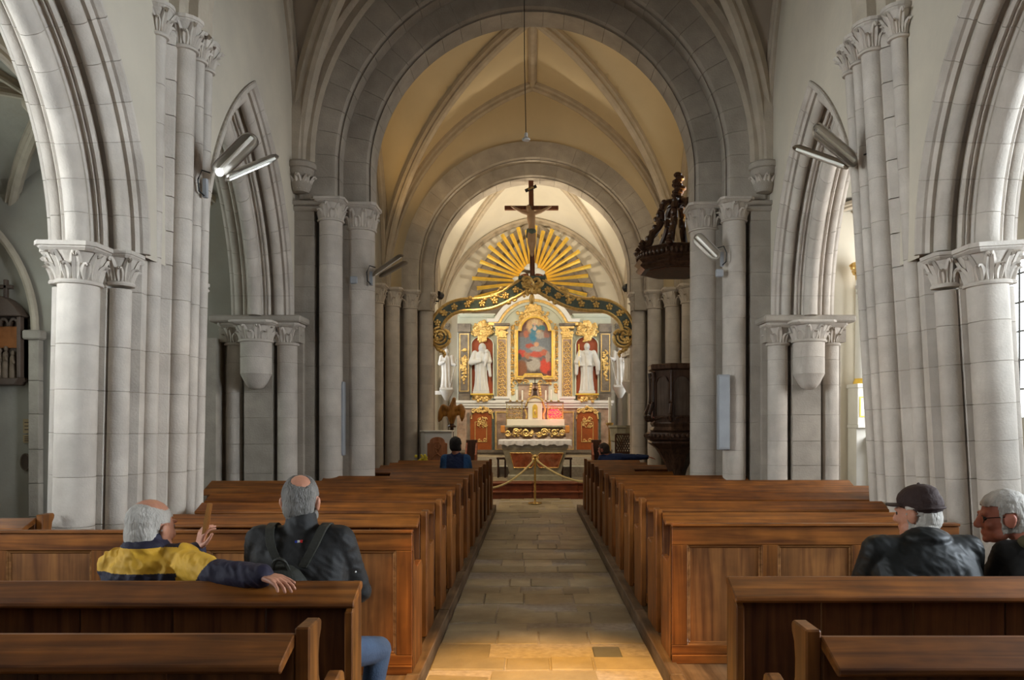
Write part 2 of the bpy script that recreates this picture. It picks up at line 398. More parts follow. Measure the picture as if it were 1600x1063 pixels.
def block_face(parent, x0, x1, y0, y1, zs, seed, wmax=.55, m=None, name='stone_block'):
    """courses of ashlar blocks filling a box, recessed mortar inside"""
    rnd = random.Random(seed)
    for i, (a, b) in enumerate(zip(zs[:-1], zs[1:])):
        w = x1-x0; n = max(1, round(w/wmax))
        cuts = [x0]+[x0+w*(k+rnd.uniform(-.18, .18)+(.0 if i % 2 else .12))/n for k in range(1, n)]+[x1]
        for p, q in zip(cuts[:-1], cuts[1:]):
            g = .0022; pr = rnd.uniform(0, .004)
            MB().box(p+(g if p > x0 else 0), q-(g if q < x1 else 0), y0-pr, y1, a+g, b-g).build(name, m or stone2, parent, origin=(p, y0, a), bevel=.002)
    MB().box(x0+.008, x1-.008, y0+.008, y1-.008, zs[0], zs[-1]).build('mortar_core', mortar, parent)
def pointed(a, H):
    """height function of a pointed arch with half span a and rise H"""
    Rr = (a*a+H*H)/(2*a)
    def f(t):
        t = min(abs(t), a); return math.sqrt(max(0, Rr*Rr-(t+Rr-a)**2))
    def inv(z):
        return max(0, math.sqrt(max(0, Rr*Rr-z*z))-(Rr-a))
    return f, inv
def sweep_arch(parent, name, pts, frame, prof, nstone, m, core=None, gap=.0022, sub=5):
    """voussoirs along an arch side; pts(t, v) -> (position at radial offset v, outward normal)"""
    g = gap/max(.3, arch_len(pts))
    for k in range(nstone):
        rows = []
        for j in range(sub+1):
            t = (k+j/sub)/nstone
            t += g if j == 0 else (-g if j == sub and k < nstone-1 else 0)
            rows.append([pts(t, v)[0]+frame*u for u, v in prof])
        ce = pts((k+.5)/nstone)[0]
        MB().sweep(rows, closed_prof=True).build(name, m, parent, origin=ce, smooth=True, sharp=35)
_al = {}
def arch_len(pts):
    k = id(pts)
    if k not in _al:
        q = [pts(i/20)[0] for i in range(21)]; _al[k] = (sum((q[i+1]-q[i]).length for i in range(20)), pts)
    return _al[k][0]

# ------------------------------------------------------------------ vaults
def groin_vault(name, xa, y0, y1, zs, H, web, rib, rw=.07, rd=.12, nx=40, ny=44, dome=.0, ridge=True, label=None, ribs=('diag',), xc=0, parent=None, endsc=1.0, diagsc=1.0):
    a = xa; b = (y1-y0)/2; yc = (y0+y1)/2
    f, fi = pointed(a, H); g, gi = pointed(b, H)
    def z(x, y):
        q = (1-((x-xc)/a)**2)*(1-((y-yc)/b)**2)
        return zs+max(f(x-xc), g(y-yc))+dome*max(0, q)
    vs = []; fs = []
    for j in range(ny+1):
        y = yc-b*math.cos(pi*j/ny)
        for i in range(nx+1):
            x = xc-a*math.cos(pi*i/nx)
            vs.append((x, y, z(x, y)))
    for j in range(ny):
        for i in range(nx):
            q = j*(nx+1)+i; fs.append((q, q+1, q+nx+2, q+nx+1))
    if parent is None: parent = tag(empty(name, (xc, yc, zs+H)), kind='structure')
    MB().add(vs, fs).build('vault_web', web, parent, smooth=True, sharp=20)
    prof = [(-rw, .02), (-rw, -rd*.35), (-rw*.55, -rd*.5), (-rw*.62, -rd*.8), (-rw*.3, -rd), (rw*.3, -rd), (rw*.62, -rd*.8), (rw*.55, -rd*.5), (rw, -rd*.35), (rw, .02)]
    def rib_path(path, nm='rib', sc=1.0):
        rows = []
        for i, p in enumerate(path):
            t = (path[min(i+1, len(path)-1)]-path[max(0, i-1)])
            th = Vector((t.x, t.y, 0))
            if th.length < 1e-6: th = Vector((0, 1, 0))
            side = Vector((-th.y, th.x, 0)).normalized()
            nrm = side.cross(t.normalized()).normalized()
            if nrm.z < 0 or (abs(nrm.z) < .2 and nrm.dot(Vector((p.x-xc, p.y-yc, 0))) < 0): nrm = -nrm
            rows.append([p+side*u*sc+nrm*v*sc for u, v in prof])
        MB().sweep(rows, closed_prof=True).build(nm, rib, parent, smooth=True, sharp=35)
    N = 26
    if 'diag' in ribs:
        for sx in (-1, 1):
            for sy in (-1, 1):
                path = []
                for i in range(N+1):
                    zz = H*math.sin(pi/2*i/N); x = fi(zz)*sx+xc; y = gi(zz)*sy+yc
                    path.append(Vector((x, y, zs+zz+dome*max(0, (1-((x-xc)/a)**2)*(1-((y-yc)/b)**2)))))
                rib_path(path, 'rib', diagsc)
    if 'end0' in ribs or 'end1' in ribs:
        for key, yy in (('end0', y0), ('end1', y1)):
            if key in ribs:
                for sx in (-1, 1):
                    path = []
                    for i in range(N+1):
                        zz = H*math.sin(pi/2*i/N); path.append(Vector((fi(zz)*sx+xc, yy+(.04 if key == 'end0' else -.04), zs+zz)))
                    rib_path(path, 'wall_rib', endsc)
    if 'side' in ribs:
        for sx in (-1, 1):
            for sy in (-1, 1):
                path = []
                for i in range(N+1):
                    zz = H*math.sin(pi/2*i/N); path.append(Vector((xc+sx*(a-.04), gi(zz)*sy+yc, zs+zz)))
                rib_path(path, 'wall_rib', .8)
    if ridge:
        rib_path([Vector((xc, yc+b*(t/12-1), zs+H+dome*(1-((t/12-1))**2))) for t in range(0, 25)], 'ridge_rib', .75)
    MB().lathe([(.02, -.20), (.10, -.19), (.16, -.12), (.17, -.05), (.14, .02)], (xc, yc, zs+H+dome), seg=14).build('boss', rib, parent, smooth=True)
    return parent
# ------------------------------------------------------------------ floor
AX0, AX1 = -.72, .88           # aisle edges
floor = tag(empty('floor', (0, 6, -.1)), kind='structure')
MB().box(-7.6, 7.6, -7, 17.6, -.4, -.108).build('floor_bed', mortar, floor)
rnd = random.Random(3)
y = 3.7; row = 0
while y < 17.4:
    d = rnd.uniform(.26, .40) if y < 9 else rnd.uniform(.34, .5)
    d = min(d, 17.55-y)
    n = rnd.choice([3, 4, 4, 5]); ws = [rnd.uniform(.6, 1.4) for _ in range(n)]; sw = sum(ws); x = AX0
    for k, w in enumerate(ws):
        w = w/sw*(AX1-AX0); g = .005
        dz = rnd.uniform(-.008, .002); t1 = rnd.uniform(-.004, .004); t2 = (.012 if row % 2 else -.010)*rnd.uniform(.4, 1.0)
        dark = False
        q = [(x+g, y+g, -.10+dz), (x+w-g, y+g, -.10+dz+t1), (x+w-g, y+d-g, -.10+dz+t1+t2), (x+g, y+d-g, -.10+dz+t2)]
        MB().add(q+[(a, b, -.16) for a, b, c in q], [(0,1,2,3),(7,6,5,4),(0,4,5,1),(1,5,6,2),(2,6,7,3),(3,7,4,0)]).build('paving_stone', slate if dark else paving, floor, origin=(x+w/2, y+d/2, -.1), bevel=.006)
        x += w
    y += d; row += 1
# small slate patch stone near the camera seen beside the right kerb
MB().box(.457, .664, 5.62, 5.90, -.15, -.0945).build('paving_stone', slate, floor, origin=(.56, 5.76, -.1), bevel=.006)
for nm, x0, x1, y1 in (('floor_left_platform', -7.3, AX0-.09, 15.2), ('floor_right_platform', AX1+.09, 7.3, 15.2)):
    o = MB().box(x0, x1, -6.8, y1, -.35, 0).build(nm, kerb_w, None, origin=((x0+x1)/2, 4, 0)); tag(o, kind='structure')
for i, (x0, x1) in enumerate(((AX0-.09, AX0), (AX1, AX1+.09))):
    tr = tag(empty('trim_%d' % (i+1), ((x0+x1)/2, 9, 0)), kind='structure')
    for k in range(7):
        ya = 3.2+k*1.72
        MB().box(x0, x1, ya+.004, ya+1.716, -.3, .012).build('kerb_beam', kerb_w, tr, origin=(x0, ya, 0), bevel=.006)

# ------------------------------------------------------------------ near compound pillars
AXIS = 3.49; WF = 3.12; SPR = 2.98
def arcade_pier(s, label):
    Yc = 6.72
    T = empty('stone_pillar', (s*AXIS, Yc, 0), label, 'pillar', 'compound pillars of the nave arcade')
    zs = courses(.16, 2.69, .335, 11 if s < 0 else 12)
    half = [(-3.40, 6.02), (-3.335, 6.02), (-3.335, 6.19), (-3.175, 6.25), (-3.20, 6.47), (-3.085, 6.55)]
    halfm = [(x, 2*Yc-y) for x, y in reversed(half)]
    nave = half+halfm
    aisle = [(-2*AXIS-x, y) for x, y in reversed(nave)]
    poly = [(s*-x, y) for x, y in nave+aisle]
    rn = random.Random(5)
    for a, b in zip(zs[:-1], zs[1:]):
        MB().prism(poly, a+.004, b-.004).build('stone_course', stone, T, origin=(s*AXIS, Yc, a))
    MB().prism([(s*AXIS+(p[0]-s*AXIS)*.985, Yc+(p[1]-Yc)*.985) for p in poly], .1, SPR).build('mortar_core', mortar, T)
    # two stone courses between neck and abacus level
    MB().prism(poly, 2.694, SPR-.005).build('stone_course', stone, T)
    # plinth
    MB().prism([(s*AXIS+(p[0]-s*AXIS)*1.16, Yc+(p[1]-Yc)*1.10) for p in poly], 0, .16).build('plinth', stone2, T, bevel=.02)
    tops = []
    for sy in (-1, 1):
        yb = Yc+sy*(Yc-5.92)
        shaft(T, s*AXIS, yb, .145, zs, seg=24)
        capital(T, s*AXIS, yb, 2.69, SPR, .145, .235, 8)
        for dx in (-1, 1):
            ys = Yc+sy*(Yc-6.10)
            shaft(T, s*AXIS+dx*.227, ys, .08, zs)
            capital(T, s*AXIS+dx*.227, ys, 2.72, SPR, .08, .135, 6)
    # tall vault shafts on the nave face
    zt = zs+[z for z in courses(2.69, 4.86, .36, 21)[1:]]
    for x, yy, r in ((3.17, 6.42, .062), (3.05, 6.66, .085), (3.035, 6.87, .058), (3.04, 7.06, .055)):
        shaft(T, s*x, yy, r, zt)
        capital(T, s*x, yy, 4.86, 5.12, r, r+.065, 6, square=False)
    for x, r in ((3.93, .085),):
        shaft(T, s*x, 6.72, r, zs); capital(T, s*x, 6.72, 2.72, SPR, r, .14, 6)
    # wall behind the tall shafts
    back = [(s*3.30, 6.47), (s*3.20, 6.47), (s*3.085, 6.55), (s*3.085, 6.97), (s*3.30, 7.05)]
    zb = courses(SPR, 5.10, .34, 31)
    for a, b in zip(zb[:-1], zb[1:]):
        MB().prism(back, a+.004, b-.004).build('stone_course', stone, T, origin=(s*3.2, 6.7, a))
    return T
pl = arcade_pier(-1, 'left compound stone pillar with clustered shafts and leafy capitals behind the man in yellow')
pl.rotation_euler.y = .022; pl.location.x -= .022*2.95
pr = arcade_pier(1, 'right compound stone pillar with clustered shafts leaning inward behind the men by the wall')
pr.rotation_euler.y = -.058; pr.location.x += .058*2.95

# ------------------------------------------------------------------ nave walls with pointed arcades
def moulding(s):
    h = [(.37, .40), (.40, .40), (.405, .36), (.37, .335), (.345, .335), (.325, .30)]
    h += [(.245+.062*math.cos(R(a)), .262+.062*math.sin(R(a))) for a in (60, 30, 0, -30, -60, -90, -120, -150)]
    h += [(.185, .265), (.168, .285), (.150, .25), (.152, .21), (.170, .19), (.176, .165), (.158, .145), (.138, .15), (.132, .165), (.118, .148), (.102, .155), (.090, .175), (.076, .16)]
    h += [(.080*math.cos(R(a)), .08+.095*math.sin(R(a))) for a in (30, 8, -14, -36, -58, -78, -90)]
    hm = [(-u, v) for u, v in reversed(h[:-1])]
    p = h+hm
    return [(-s*u, v) for u, v in p]+[(s*.33, .55), (-s*.33, .55)]
def arch_path(s, ym, half, Rr, z0):
    """v = 0 curve of a pointed arch in the plane x = s*AXIS; half/Rr are for v = 0"""
    def side(sy):
        cy = ym-sy*(Rr-half)
        def pts(t, v=0):
            a = math.acos(min(1, (Rr-half)/(Rr+v)))*t
            n = Vector((0, sy*math.cos(a), math.sin(a)))
            return Vector((s*AXIS, cy, z0))+n*(Rr+v), n
        return pts
    return side(-1), side(1)
ARCH = {}
def nave_wall(s):
    nm = 'wall_left' if s < 0 else 'wall_right'
    T = tag(empty(nm, (s*AXIS, 6, 0)), kind='structure')
    arches = [(4.02, 1.80, 1.95, 24), (8.595, .975, 2.50, 20)]     # mid y, half span, radius at v = 0
    for k, (ym, half, Rr, ns) in enumerate(arches):
        A = empty('pointed_arch', (s*AXIS, ym, SPR), parent=T)
        for sy, pts in zip((-1, 1), arch_path(s, ym, half, Rr, SPR)):
            sweep_arch(A, 'voussoir', pts, Vector((1, 0, 0)), moulding(s), ns//2, stone)
            rows = []
            prof = [(u*.985, v+.012) for u, v in moulding(s)]
            for j in range(31):
                rows.append([pts(j/30, v)[0]+Vector((1, 0, 0))*u for u, v in prof])
            MB().sweep(rows, closed_prof=True).build('mortar_core', mortar, A, smooth=True, sharp=35)
    def zlow(y):
        for ym, half, Rr, ns in arches:
            V = .375; R2 = Rr+V; h2 = half+V
            d = abs(y-ym)
            if d < h2:
                return SPR+math.sqrt(max(0, R2*R2-(d+Rr-half)**2))
        return 0 if y < 2.5 else SPR-.02
    ys = sorted(set([-6.6, 1.0, 1.844, 1.846, 1.87]+[1.88+i*.06 for i in range(72)]+[6.17, 6.19, 6.194, 6.196, 6.7, 7.244, 7.246, 7.26]+[7.27+i*.05 for i in range(54)]+[9.944, 9.946, 9.95, 10.2]))
    for side, xx in ((1, s*WF), (0, s*(2*AXIS-WF))):
        vs = []; fs = []
        top = 9.2 if side else 5.6
        for y in ys:
            z0 = zlow(y)
            for j in range(7): vs.append((xx, y, z0+(top-z0)*j/6))
        for i in range(len(ys)-1):
            for j in range(6): q = i*7+j; fs.append((q, q+1, q+8, q+7))
        MB().add(vs, fs).build('plaster_face', plaster, T)
    # west of the near arch: solid respond, thickness
    MB().box(min(s*WF, s*(2*AXIS-WF)), max(s*WF, s*(2*AXIS-WF)), 1.0, 1.93, 0, SPR).build('respond', stone2, T, bevel=.03)
    return T
wl = nave_wall(-1); wr = nave_wall(1)

# ------------------------------------------------------------------ crossing pillars and responds
def crossing_pier(s, label, lab2):
    T = empty('crossing_pillar', (s*2.75, 10.4, 0), label, 'pillar')
    zs = courses(.0, 4.28, .34, 41+s)
    def bf(xa, xb, y0, y1, z, seed): block_face(T, min(s*xa, s*xb), max(s*xa, s*xb), y0, y1, z, seed)
    bf(2.86, 3.20, 10.06, 10.95, zs+[4.42], 5+s)
    bf(2.44, 2.86, 10.28, 10.95, zs, 8+s)
    bf(2.30, 2.44, 10.42, 10.95, zs, 9+s)
    zt = courses(4.28, 4.56, .28, 3)
    bf(2.30, 3.20, 10.42, 10.95, zt, 15+s)
    # outer shaft (pilaster) and inner big half column
    shaft(T, s*2.66, 10.14, .15, zs, seg=22)
    capital(T, s*2.66, 10.14, 4.28, 4.56, .15, .22, 6)
    shaft(T, s*2.33, 10.42, .19, zs, seg=24)
    capital(T, s*2.33, 10.42, 4.22, 4.56, .19, .25, 8)
    # long abacus over the flat part
    MB().box(min(s*2.62, s*3.2), max(s*2.62, s*3.2), 9.98, 10.5, 4.47, 4.53).build('impost_band', stone2, T, bevel=.015)
    MB().box(min(s*2.62, s*3.2), max(s*2.62, s*3.2), 10.01, 10.5, 4.40, 4.47).build('impost_band', stone2, T, bevel=.02)
    # respond of the arcade with corbelled column
    U = empty('wall_respond', (s*3.5, 10.3, 0), lab2, 'pillar', 'responds where the arcade meets the crossing')
    z2 = courses(0, 2.66, .34, 61+s)
    block_face(U, min(s*2.98, s*3.32), max(s*2.98, s*3.32), 9.98, 10.95, z2, 71+s)
    block_face(U, min(s*3.32, s*3.68), max(s*3.32, s*3.68), 9.80, 10.95, z2, 72+s)
    block_face(U, min(s*3.68, s*4.0), max(s*3.68, s*4.0), 9.98, 10.95, z2, 73+s)
    MB().box(min(s*2.98, s*4.0), max(s*2.98, s*4.0), 9.8, 10.95, 2.66, SPR).build('stone_course', stone2, U)
    zc = [2.24, 2.45, 2.65]
    shaft(U, s*AXIS, 9.70, .19, zc, seg=22)
    MB().lathe([(.04, -.19), (.09, -.17), (.13, -.12), (.17, -.04), (.19, .0)], (s*AXIS, 9.70, 2.24), seg=14).build('corbel', stone, U, smooth=True)
    capital(U, s*AXIS, 9.70, 2.65, 2.90, .19, .27, 8)
    shaft(U, s*3.16, 9.90, .125, z2); capital(U, s*3.16, 9.90, 2.63, 2.90, .125, .19, 6)
    shaft(U, s*3.84, 9.90, .10, z2); capital(U, s*3.84, 9.90, 2.63, 2.90, .10, .17, 6)
    MB().box(min(s*2.92, s*4.08), max(s*2.92, s*4.08), 9.66, 10.6, 2.90, 2.99).build('impost_band', stone2, U, bevel=.02)
    # nave wall above respond, carved corbel taking the nave ribs
    return T, U
cl, rl = crossing_pier(-1, 'left crossing pillar in shade, carrying the big round arch', 'left arcade respond with corbelled column beside the shaded crossing pillar')
cr, rr_ = crossing_pier(1, 'right crossing pillar carrying the big round arch beside the pulpit', 'right arcade respond with corbelled column in bright daylight')

# ------------------------------------------------------------------ round arches
def round_arch(name, x_half, zc, zs, y0, y1, thick, ns, m, parent=None, roll=True):
    """voussoir ring, inner radius x_half, springing zs (stilted up to zc)"""
    A = parent
    L1 = zc-zs; L2 = pi*x_half; tot = 2*L1+L2
    def pts(t):
        d = t*tot
        if d < L1: return Vector((-x_half, 0, zs+d)), Vector((-1, 0, 0))
        if d > L1+L2: return Vector((x_half, 0, zc-(d-L1-L2))), Vector((1, 0, 0))
        a = pi-(d-L1)/x_half
        n = Vector((math.cos(a), 0, math.sin(a))); return Vector((0, 0, zc))+n*x_half, n
    e = .035
    prof = [(y0+e, 0), (y1-e, 0), (y1, e), (y1, thick), (y0, thick), (y0, e)]
    if roll:
        prof = [(y0+.10, .012), (y0+.08, 0), (y1-.08, 0), (y1-.05, .02), (y1, .05), (y1, thick), (y0, thick), (y0, .09), (y0+.015, .045), (y0+.055, .02), (y0+.075, .035)]
    for k in range(ns):
        rows = []
        for j in range(5):
            t = (k+j/4)/ns + (.0003 if j == 0 else (-.0003 if j == 4 else 0))
            p, n = pts(t)
            rows.append([p+Vector((0, u, 0))+n*v for u, v in prof])
        MB().sweep(rows, closed_prof=True).build('voussoir', m, A, origin=pts((k+.5)/ns)[0]+Vector((0, y0, 0)), smooth=True, sharp=30)
    rows = []
    for j in range(61):
        p, n = pts(j/60); rows.append([p+Vector((0, u, 0))+n*(v) for u, v in ((y0+.06, .03), (y1-.06, .03), (y1-.012, .1), (y1-.012, thick-.01), (y0+.012, thick-.01), (y0+.012, .1))])
    MB().sweep(rows, closed_prof=True).build('mortar_core', mortar, A, smooth=True, sharp=30)
WC = tag(empty('wall_chancel_arch', (0, 10.5, 4.5)), kind='structure')
A1 = empty('round_arch', (0, 10.2, 4.56), parent=WC); round_arch('inner', 2.20, 5.02, 4.56, 10.36, 10.92, .40, 27, stone2, A1)
A2 = empty('round_arch', (0, 10.0, 4.56), parent=WC); round_arch('outer', 2.55, 5.00, 4.56, 10.06, 10.50, .50, 31, stone2, A2)
def wall_with_round_hole(parent, y, r, zc, zs, xw, ztop, m, name='plaster_face'):
    vs = []; fs = []; n = 64
    for i in range(n+1):
        a = pi*i/n; x = -r*math.cos(a); z = zc+r*math.sin(a)
        # outer rectangle point by ray
        dx, dz = -math.cos(a), math.sin(a)
        t = min(xw/abs(dx) if abs(dx) > 1e-6 else 1e9, (ztop-zc)/dz if dz > 1e-6 else 1e9)
        vs += [(x, y, z), (dx*t, y, zc+dz*t)]
    for i in range(n): fs.append((2*i, 2*i+1, 2*i+3, 2*i+2))
    b = len(vs)
    vs += [(-r, y, zs), (-xw, y, zs), (-xw, y, zc), (-r, y, zc), (r, y, zs), (xw, y, zs), (xw, y, zc), (r, y, zc)]
    fs += [(b, b+1, b+2, b+3), (b+4, b+5, b+6, b+7)]
    MB().add(vs, fs).build(name, m, parent)
wall_with_round_hole(WC, 10.16, 2.9, 5.0, 4.5, 3.4, 10.2, stone2)
wall_with_round_hole(WC, 10.90, 2.4, 5.0, 4.5, 3.6, 10.6, plaster_aisle)
MB().box(-3.2, -2.9, 10.1, 10.95, 4.5, 5.2).box(2.9, 3.2, 10.1, 10.95, 4.5, 5.2).build('stone_course', stone2, WC)
# carved corbels under the nave ribs
for s in (-1, 1):
    c = MB().lathe([(.03, -.30), (.10, -.29), (.14, -.20), (.13, -.10), (.17, -.05), (.17, .0), (.20, .01), (.20, .07), (.17, .10)], (s*3.02, 10.02, 4.92), seg=14).build('corbel', stone2, WC, origin=(s*3.02, 10.02, 4.92), smooth=True)
    for a in range(8): inst(leaf_mesh(.10, .15, .18, .05), 'leaf', c, (s*3.02, 10.02, 4.66), (0, 0, R(45*a)))

# second arch (sanctuary arch)
WS = tag(empty('wall_sanctuary_arch', (0, 16.9, 4.5)), kind='structure')
A3 = empty('round_arch', (0, 16.9, 4.45), parent=WS); round_arch('inner', 2.13, 4.86, 4.45, 16.72, 17.35, .40, 23, stone2, A3)
A4 = empty('round_arch', (0, 16.6, 4.45), parent=WS); round_arch('outer', 2.42, 4.86, 4.45, 16.42, 16.80, .38, 25, stone2, A4)
wall_with_round_hole(WS, 16.52, 2.74, 4.86, 4.4, 3.5, 10.0, vault_m)
wall_with_round_hole(WS, 17.30, 2.4, 4.86, 4.4, 3.3, 9.2, cream_w)
for s in (-1, 1):
    T = empty('sanctuary_pillar', (s*2.75, 16.6, 0), 'clustered shafts under the sanctuary arch on the %s' % ('left behind the hanging tube lamp' if s < 0 else 'right behind the pulpit'), 'pillar')
    zs = courses(-.1, 4.08, .42, 81+s)
    block_face(T, min(s*2.2, s*3.4), max(s*2.2, s*3.4), 16.78, 17.35, zs, 90+s)
    block_face(T, min(s*2.62, s*3.4), max(s*2.62, s*3.4), 16.5, 16.9, zs, 92+s)
    MB().box(min(s*2.2, s*3.4), max(s*2.2, s*3.4), 16.5, 17.3, 4.06, 4.46).build('stone_course', stone2, T)
    for x, y, r in ((3.22, 15.75, .16), (2.96, 16.2, .16), (2.62, 16.5, .15), (2.33, 16.78, .16)):
        shaft(T, s*x, y, r, zs, seg=18); capital(T, s*x, y, 4.08, 4.46, r, r+.08, 6)
    block_face(T, min(s*3.12, s*3.45), max(s*3.12, s*3.45), 15.85, 16.6, zs, 95+s)
# ------------------------------------------------------------------ vaults
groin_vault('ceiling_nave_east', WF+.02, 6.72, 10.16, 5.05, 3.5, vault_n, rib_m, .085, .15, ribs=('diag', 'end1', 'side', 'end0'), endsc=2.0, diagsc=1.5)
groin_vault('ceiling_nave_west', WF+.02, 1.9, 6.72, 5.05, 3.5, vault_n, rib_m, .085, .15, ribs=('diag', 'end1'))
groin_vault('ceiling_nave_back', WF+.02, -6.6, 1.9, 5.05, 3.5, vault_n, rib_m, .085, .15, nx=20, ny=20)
groin_vault('ceiling_crossing', 3.22, 10.9, 16.56, 4.5, 4.45, vault_m, rib_m, .12, .17, ribs=('diag', 'end1', 'side'))
groin_vault('ceiling_chancel', 2.75, 17.3, 22.3, 4.4, 3.15, cream_w, rib_m, .10, .14, dome=.75, ribs=('diag', 'end1', 'side'), ridge=False)
# crossing side walls, chancel side walls and end wall
for s, nm in ((-1, 'left'), (1, 'right')):
    T = tag(empty('wall_crossing_'+nm, (s*3.4, 13.7, 0)), kind='structure')
    xa, xb = sorted((s*3.22, s*3.6)); w0, w1, h0, h1 = (12.05, 13.95, 3.4, 5.8) if s < 0 else (12.65, 14.55, 4.1, 6.3)
    for y0, y1, z0, z1 in ((10.9, w0, -.3, 9.3), (w1, 16.6, -.3, 9.3), (w0, w1, -.3, h0), (w0, w1, h1, 9.3)):
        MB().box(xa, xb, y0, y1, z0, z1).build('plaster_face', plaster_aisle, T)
    # chancel side wall with a round-headed window opening
    T = tag(empty('wall_chancel_'+nm, (s*2.85, 19.8, 0)), kind='structure')
    xa, xb = (s*2.72, s*3.0) if s > 0 else (s*3.0, s*2.72)
    for y0, y1, z0, z1 in ((17.3, 20.1, -.3, 8), (21.1, 22.4, -.3, 8), (20.1, 21.1, -.3, 2.2), (20.1, 21.1, 5.0, 8)):
        MB().box(xa, xb, y0, y1, z0, z1).build('plaster_face', cream_w, T)
window_m = mat('daylit_window_glass', (.86, .93, 1.0), .3, var=.05, scale=6, bump=0, emit=2.0)
lead_m = mat('window_lead', (.06, .06, .06), .6, bump=0)
def window(i, x, y0, y1, z0, z1, s):
    T = tag(empty('window_%d' % i, (x, (y0+y1)/2, z0)), kind='structure')
    nx = 3; nz = 6
    for a in range(nx):
        for b in range(nz):
            ya = y0+(y1-y0)*a/nx; za = z0+(z1-z0)*b/nz
            MB().box(x-.004, x+.004, ya+.012, ya+(y1-y0)/nx-.012, za+.012, za+(z1-z0)/nz-.012).build('pane', window_m, T)
    mb = MB()
    for a in range(nx+1): ya = y0+(y1-y0)*a/nx; mb.box(x-.015, x+.015, ya-.015, ya+.015, z0, z1)
    for b in range(nz+1): za = z0+(z1-z0)*b/nz; mb.box(x-.014, x+.014, y0, y1, za-.013, za+.013)
    mb.build('lead_grid', lead_m, T)
window(8, -3.4, 12.05, 13.95, 3.4, 5.8, -1); window(9, 3.4, 12.65, 14.55, 4.1, 6.3, 1)  # unseen crossing windows, made up to go with the added fill lights
window(1, -2.84, 20.1, 21.1, 2.2, 5.0, -1); window(2, 2.84, 20.1, 21.1, 2.2, 5.0, 1)
# aisles
def aisle_wall(s, nm, wins, yend):
    T = tag(empty('wall_aisle_'+nm, (s*7.3, 2, 0)), kind='structure')
    xa, xb = sorted((s*7.1, s*7.5)); cur = -6.8
    for (y0, y1, z0, z1) in wins:
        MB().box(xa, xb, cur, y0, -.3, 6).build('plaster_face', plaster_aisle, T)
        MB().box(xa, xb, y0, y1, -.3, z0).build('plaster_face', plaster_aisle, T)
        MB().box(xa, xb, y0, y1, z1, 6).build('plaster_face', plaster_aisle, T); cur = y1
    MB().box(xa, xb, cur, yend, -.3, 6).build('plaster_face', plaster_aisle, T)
aisle_wall(1, 'right', [(2.1, 4.3, 1.6, 4.6), (7.0, 8.6, 1.8, 4.6), (11.1, 12.3, 1.7, 4.3)], 13.4)
aisle_wall(-1, 'left', [(1.7, 3.5, 1.7, 4.5), (7.6, 9.0, 1.9, 4.5)], 10.4)
window(3, 7.3, 2.1, 4.3, 1.6, 4.6, 1); window(4, 7.3, 7.0, 8.6, 1.8, 4.6, 1)
window(10, 7.3, 11.1, 12.3, 1.7, 4.3, 1)  # unseen window, made up for the fill on the side altar
window(5, -7.3, 1.7, 3.5, 1.7, 4.5, -1); window(6, -7.3, 7.6, 9.0, 1.9, 4.5, -1)
for s in (-1, 1):
    yy = 10.4 if s < 0 else 13.3
    nm = 'left' if s < 0 else 'right'
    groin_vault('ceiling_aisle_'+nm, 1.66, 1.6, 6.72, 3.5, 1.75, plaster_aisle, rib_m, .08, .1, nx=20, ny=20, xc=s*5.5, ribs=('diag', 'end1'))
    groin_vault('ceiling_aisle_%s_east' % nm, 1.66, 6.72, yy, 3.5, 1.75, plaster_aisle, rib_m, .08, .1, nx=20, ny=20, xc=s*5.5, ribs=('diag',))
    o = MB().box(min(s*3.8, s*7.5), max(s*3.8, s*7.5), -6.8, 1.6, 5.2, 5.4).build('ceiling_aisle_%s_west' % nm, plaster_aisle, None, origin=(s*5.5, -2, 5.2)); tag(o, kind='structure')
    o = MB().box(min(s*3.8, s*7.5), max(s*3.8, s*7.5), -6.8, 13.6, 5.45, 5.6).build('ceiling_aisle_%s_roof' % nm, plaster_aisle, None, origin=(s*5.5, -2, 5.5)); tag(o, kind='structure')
o = MB().box(-7.5, -3.9, 10.0, 10.4, -.3, 6).build('wall_aisle_left_end', plaster_aisle, None, origin=(-5.7, 10.2, 0)); tag(o, kind='structure')
o = MB().box(3.6, 7.5, 13.1, 13.5, -.3, 6).build('wall_aisle_right_end', cream_w, None, origin=(5.7, 13.3, 0)); tag(o, kind='structure')
o = MB().box(3.6, 3.95, 10.9, 13.2, -.3, 6).build('wall_aisle_right_inner', plaster_aisle, None, origin=(3.8, 12, 0)); tag(o, kind='structure')
# west wall with the west window
T = tag(empty('wall_west', (0, -6.7, 0)), kind='structure')
for x0, x1, z0, z1 in ((-7.5, -1.4, -.3, 9), (1.4, 7.5, -.3, 9), (-1.4, 1.4, -.3, 3.2), (-1.4, 1.4, 6.9, 9)):
    MB().box(x0, x1, -6.9, -6.6, z0, z1).build('plaster_face', plaster_aisle, T)
T = tag(empty('window_7', (0, -6.8, 3.2)), kind='structure')
for a in range(4):
    for b in range(6): MB().box(-1.4+a*.7+.02, -1.4+a*.7+.68, -6.79, -6.78, 3.2+b*.616+.02, 3.2+b*.616+.6).build('pane', window_m, T)
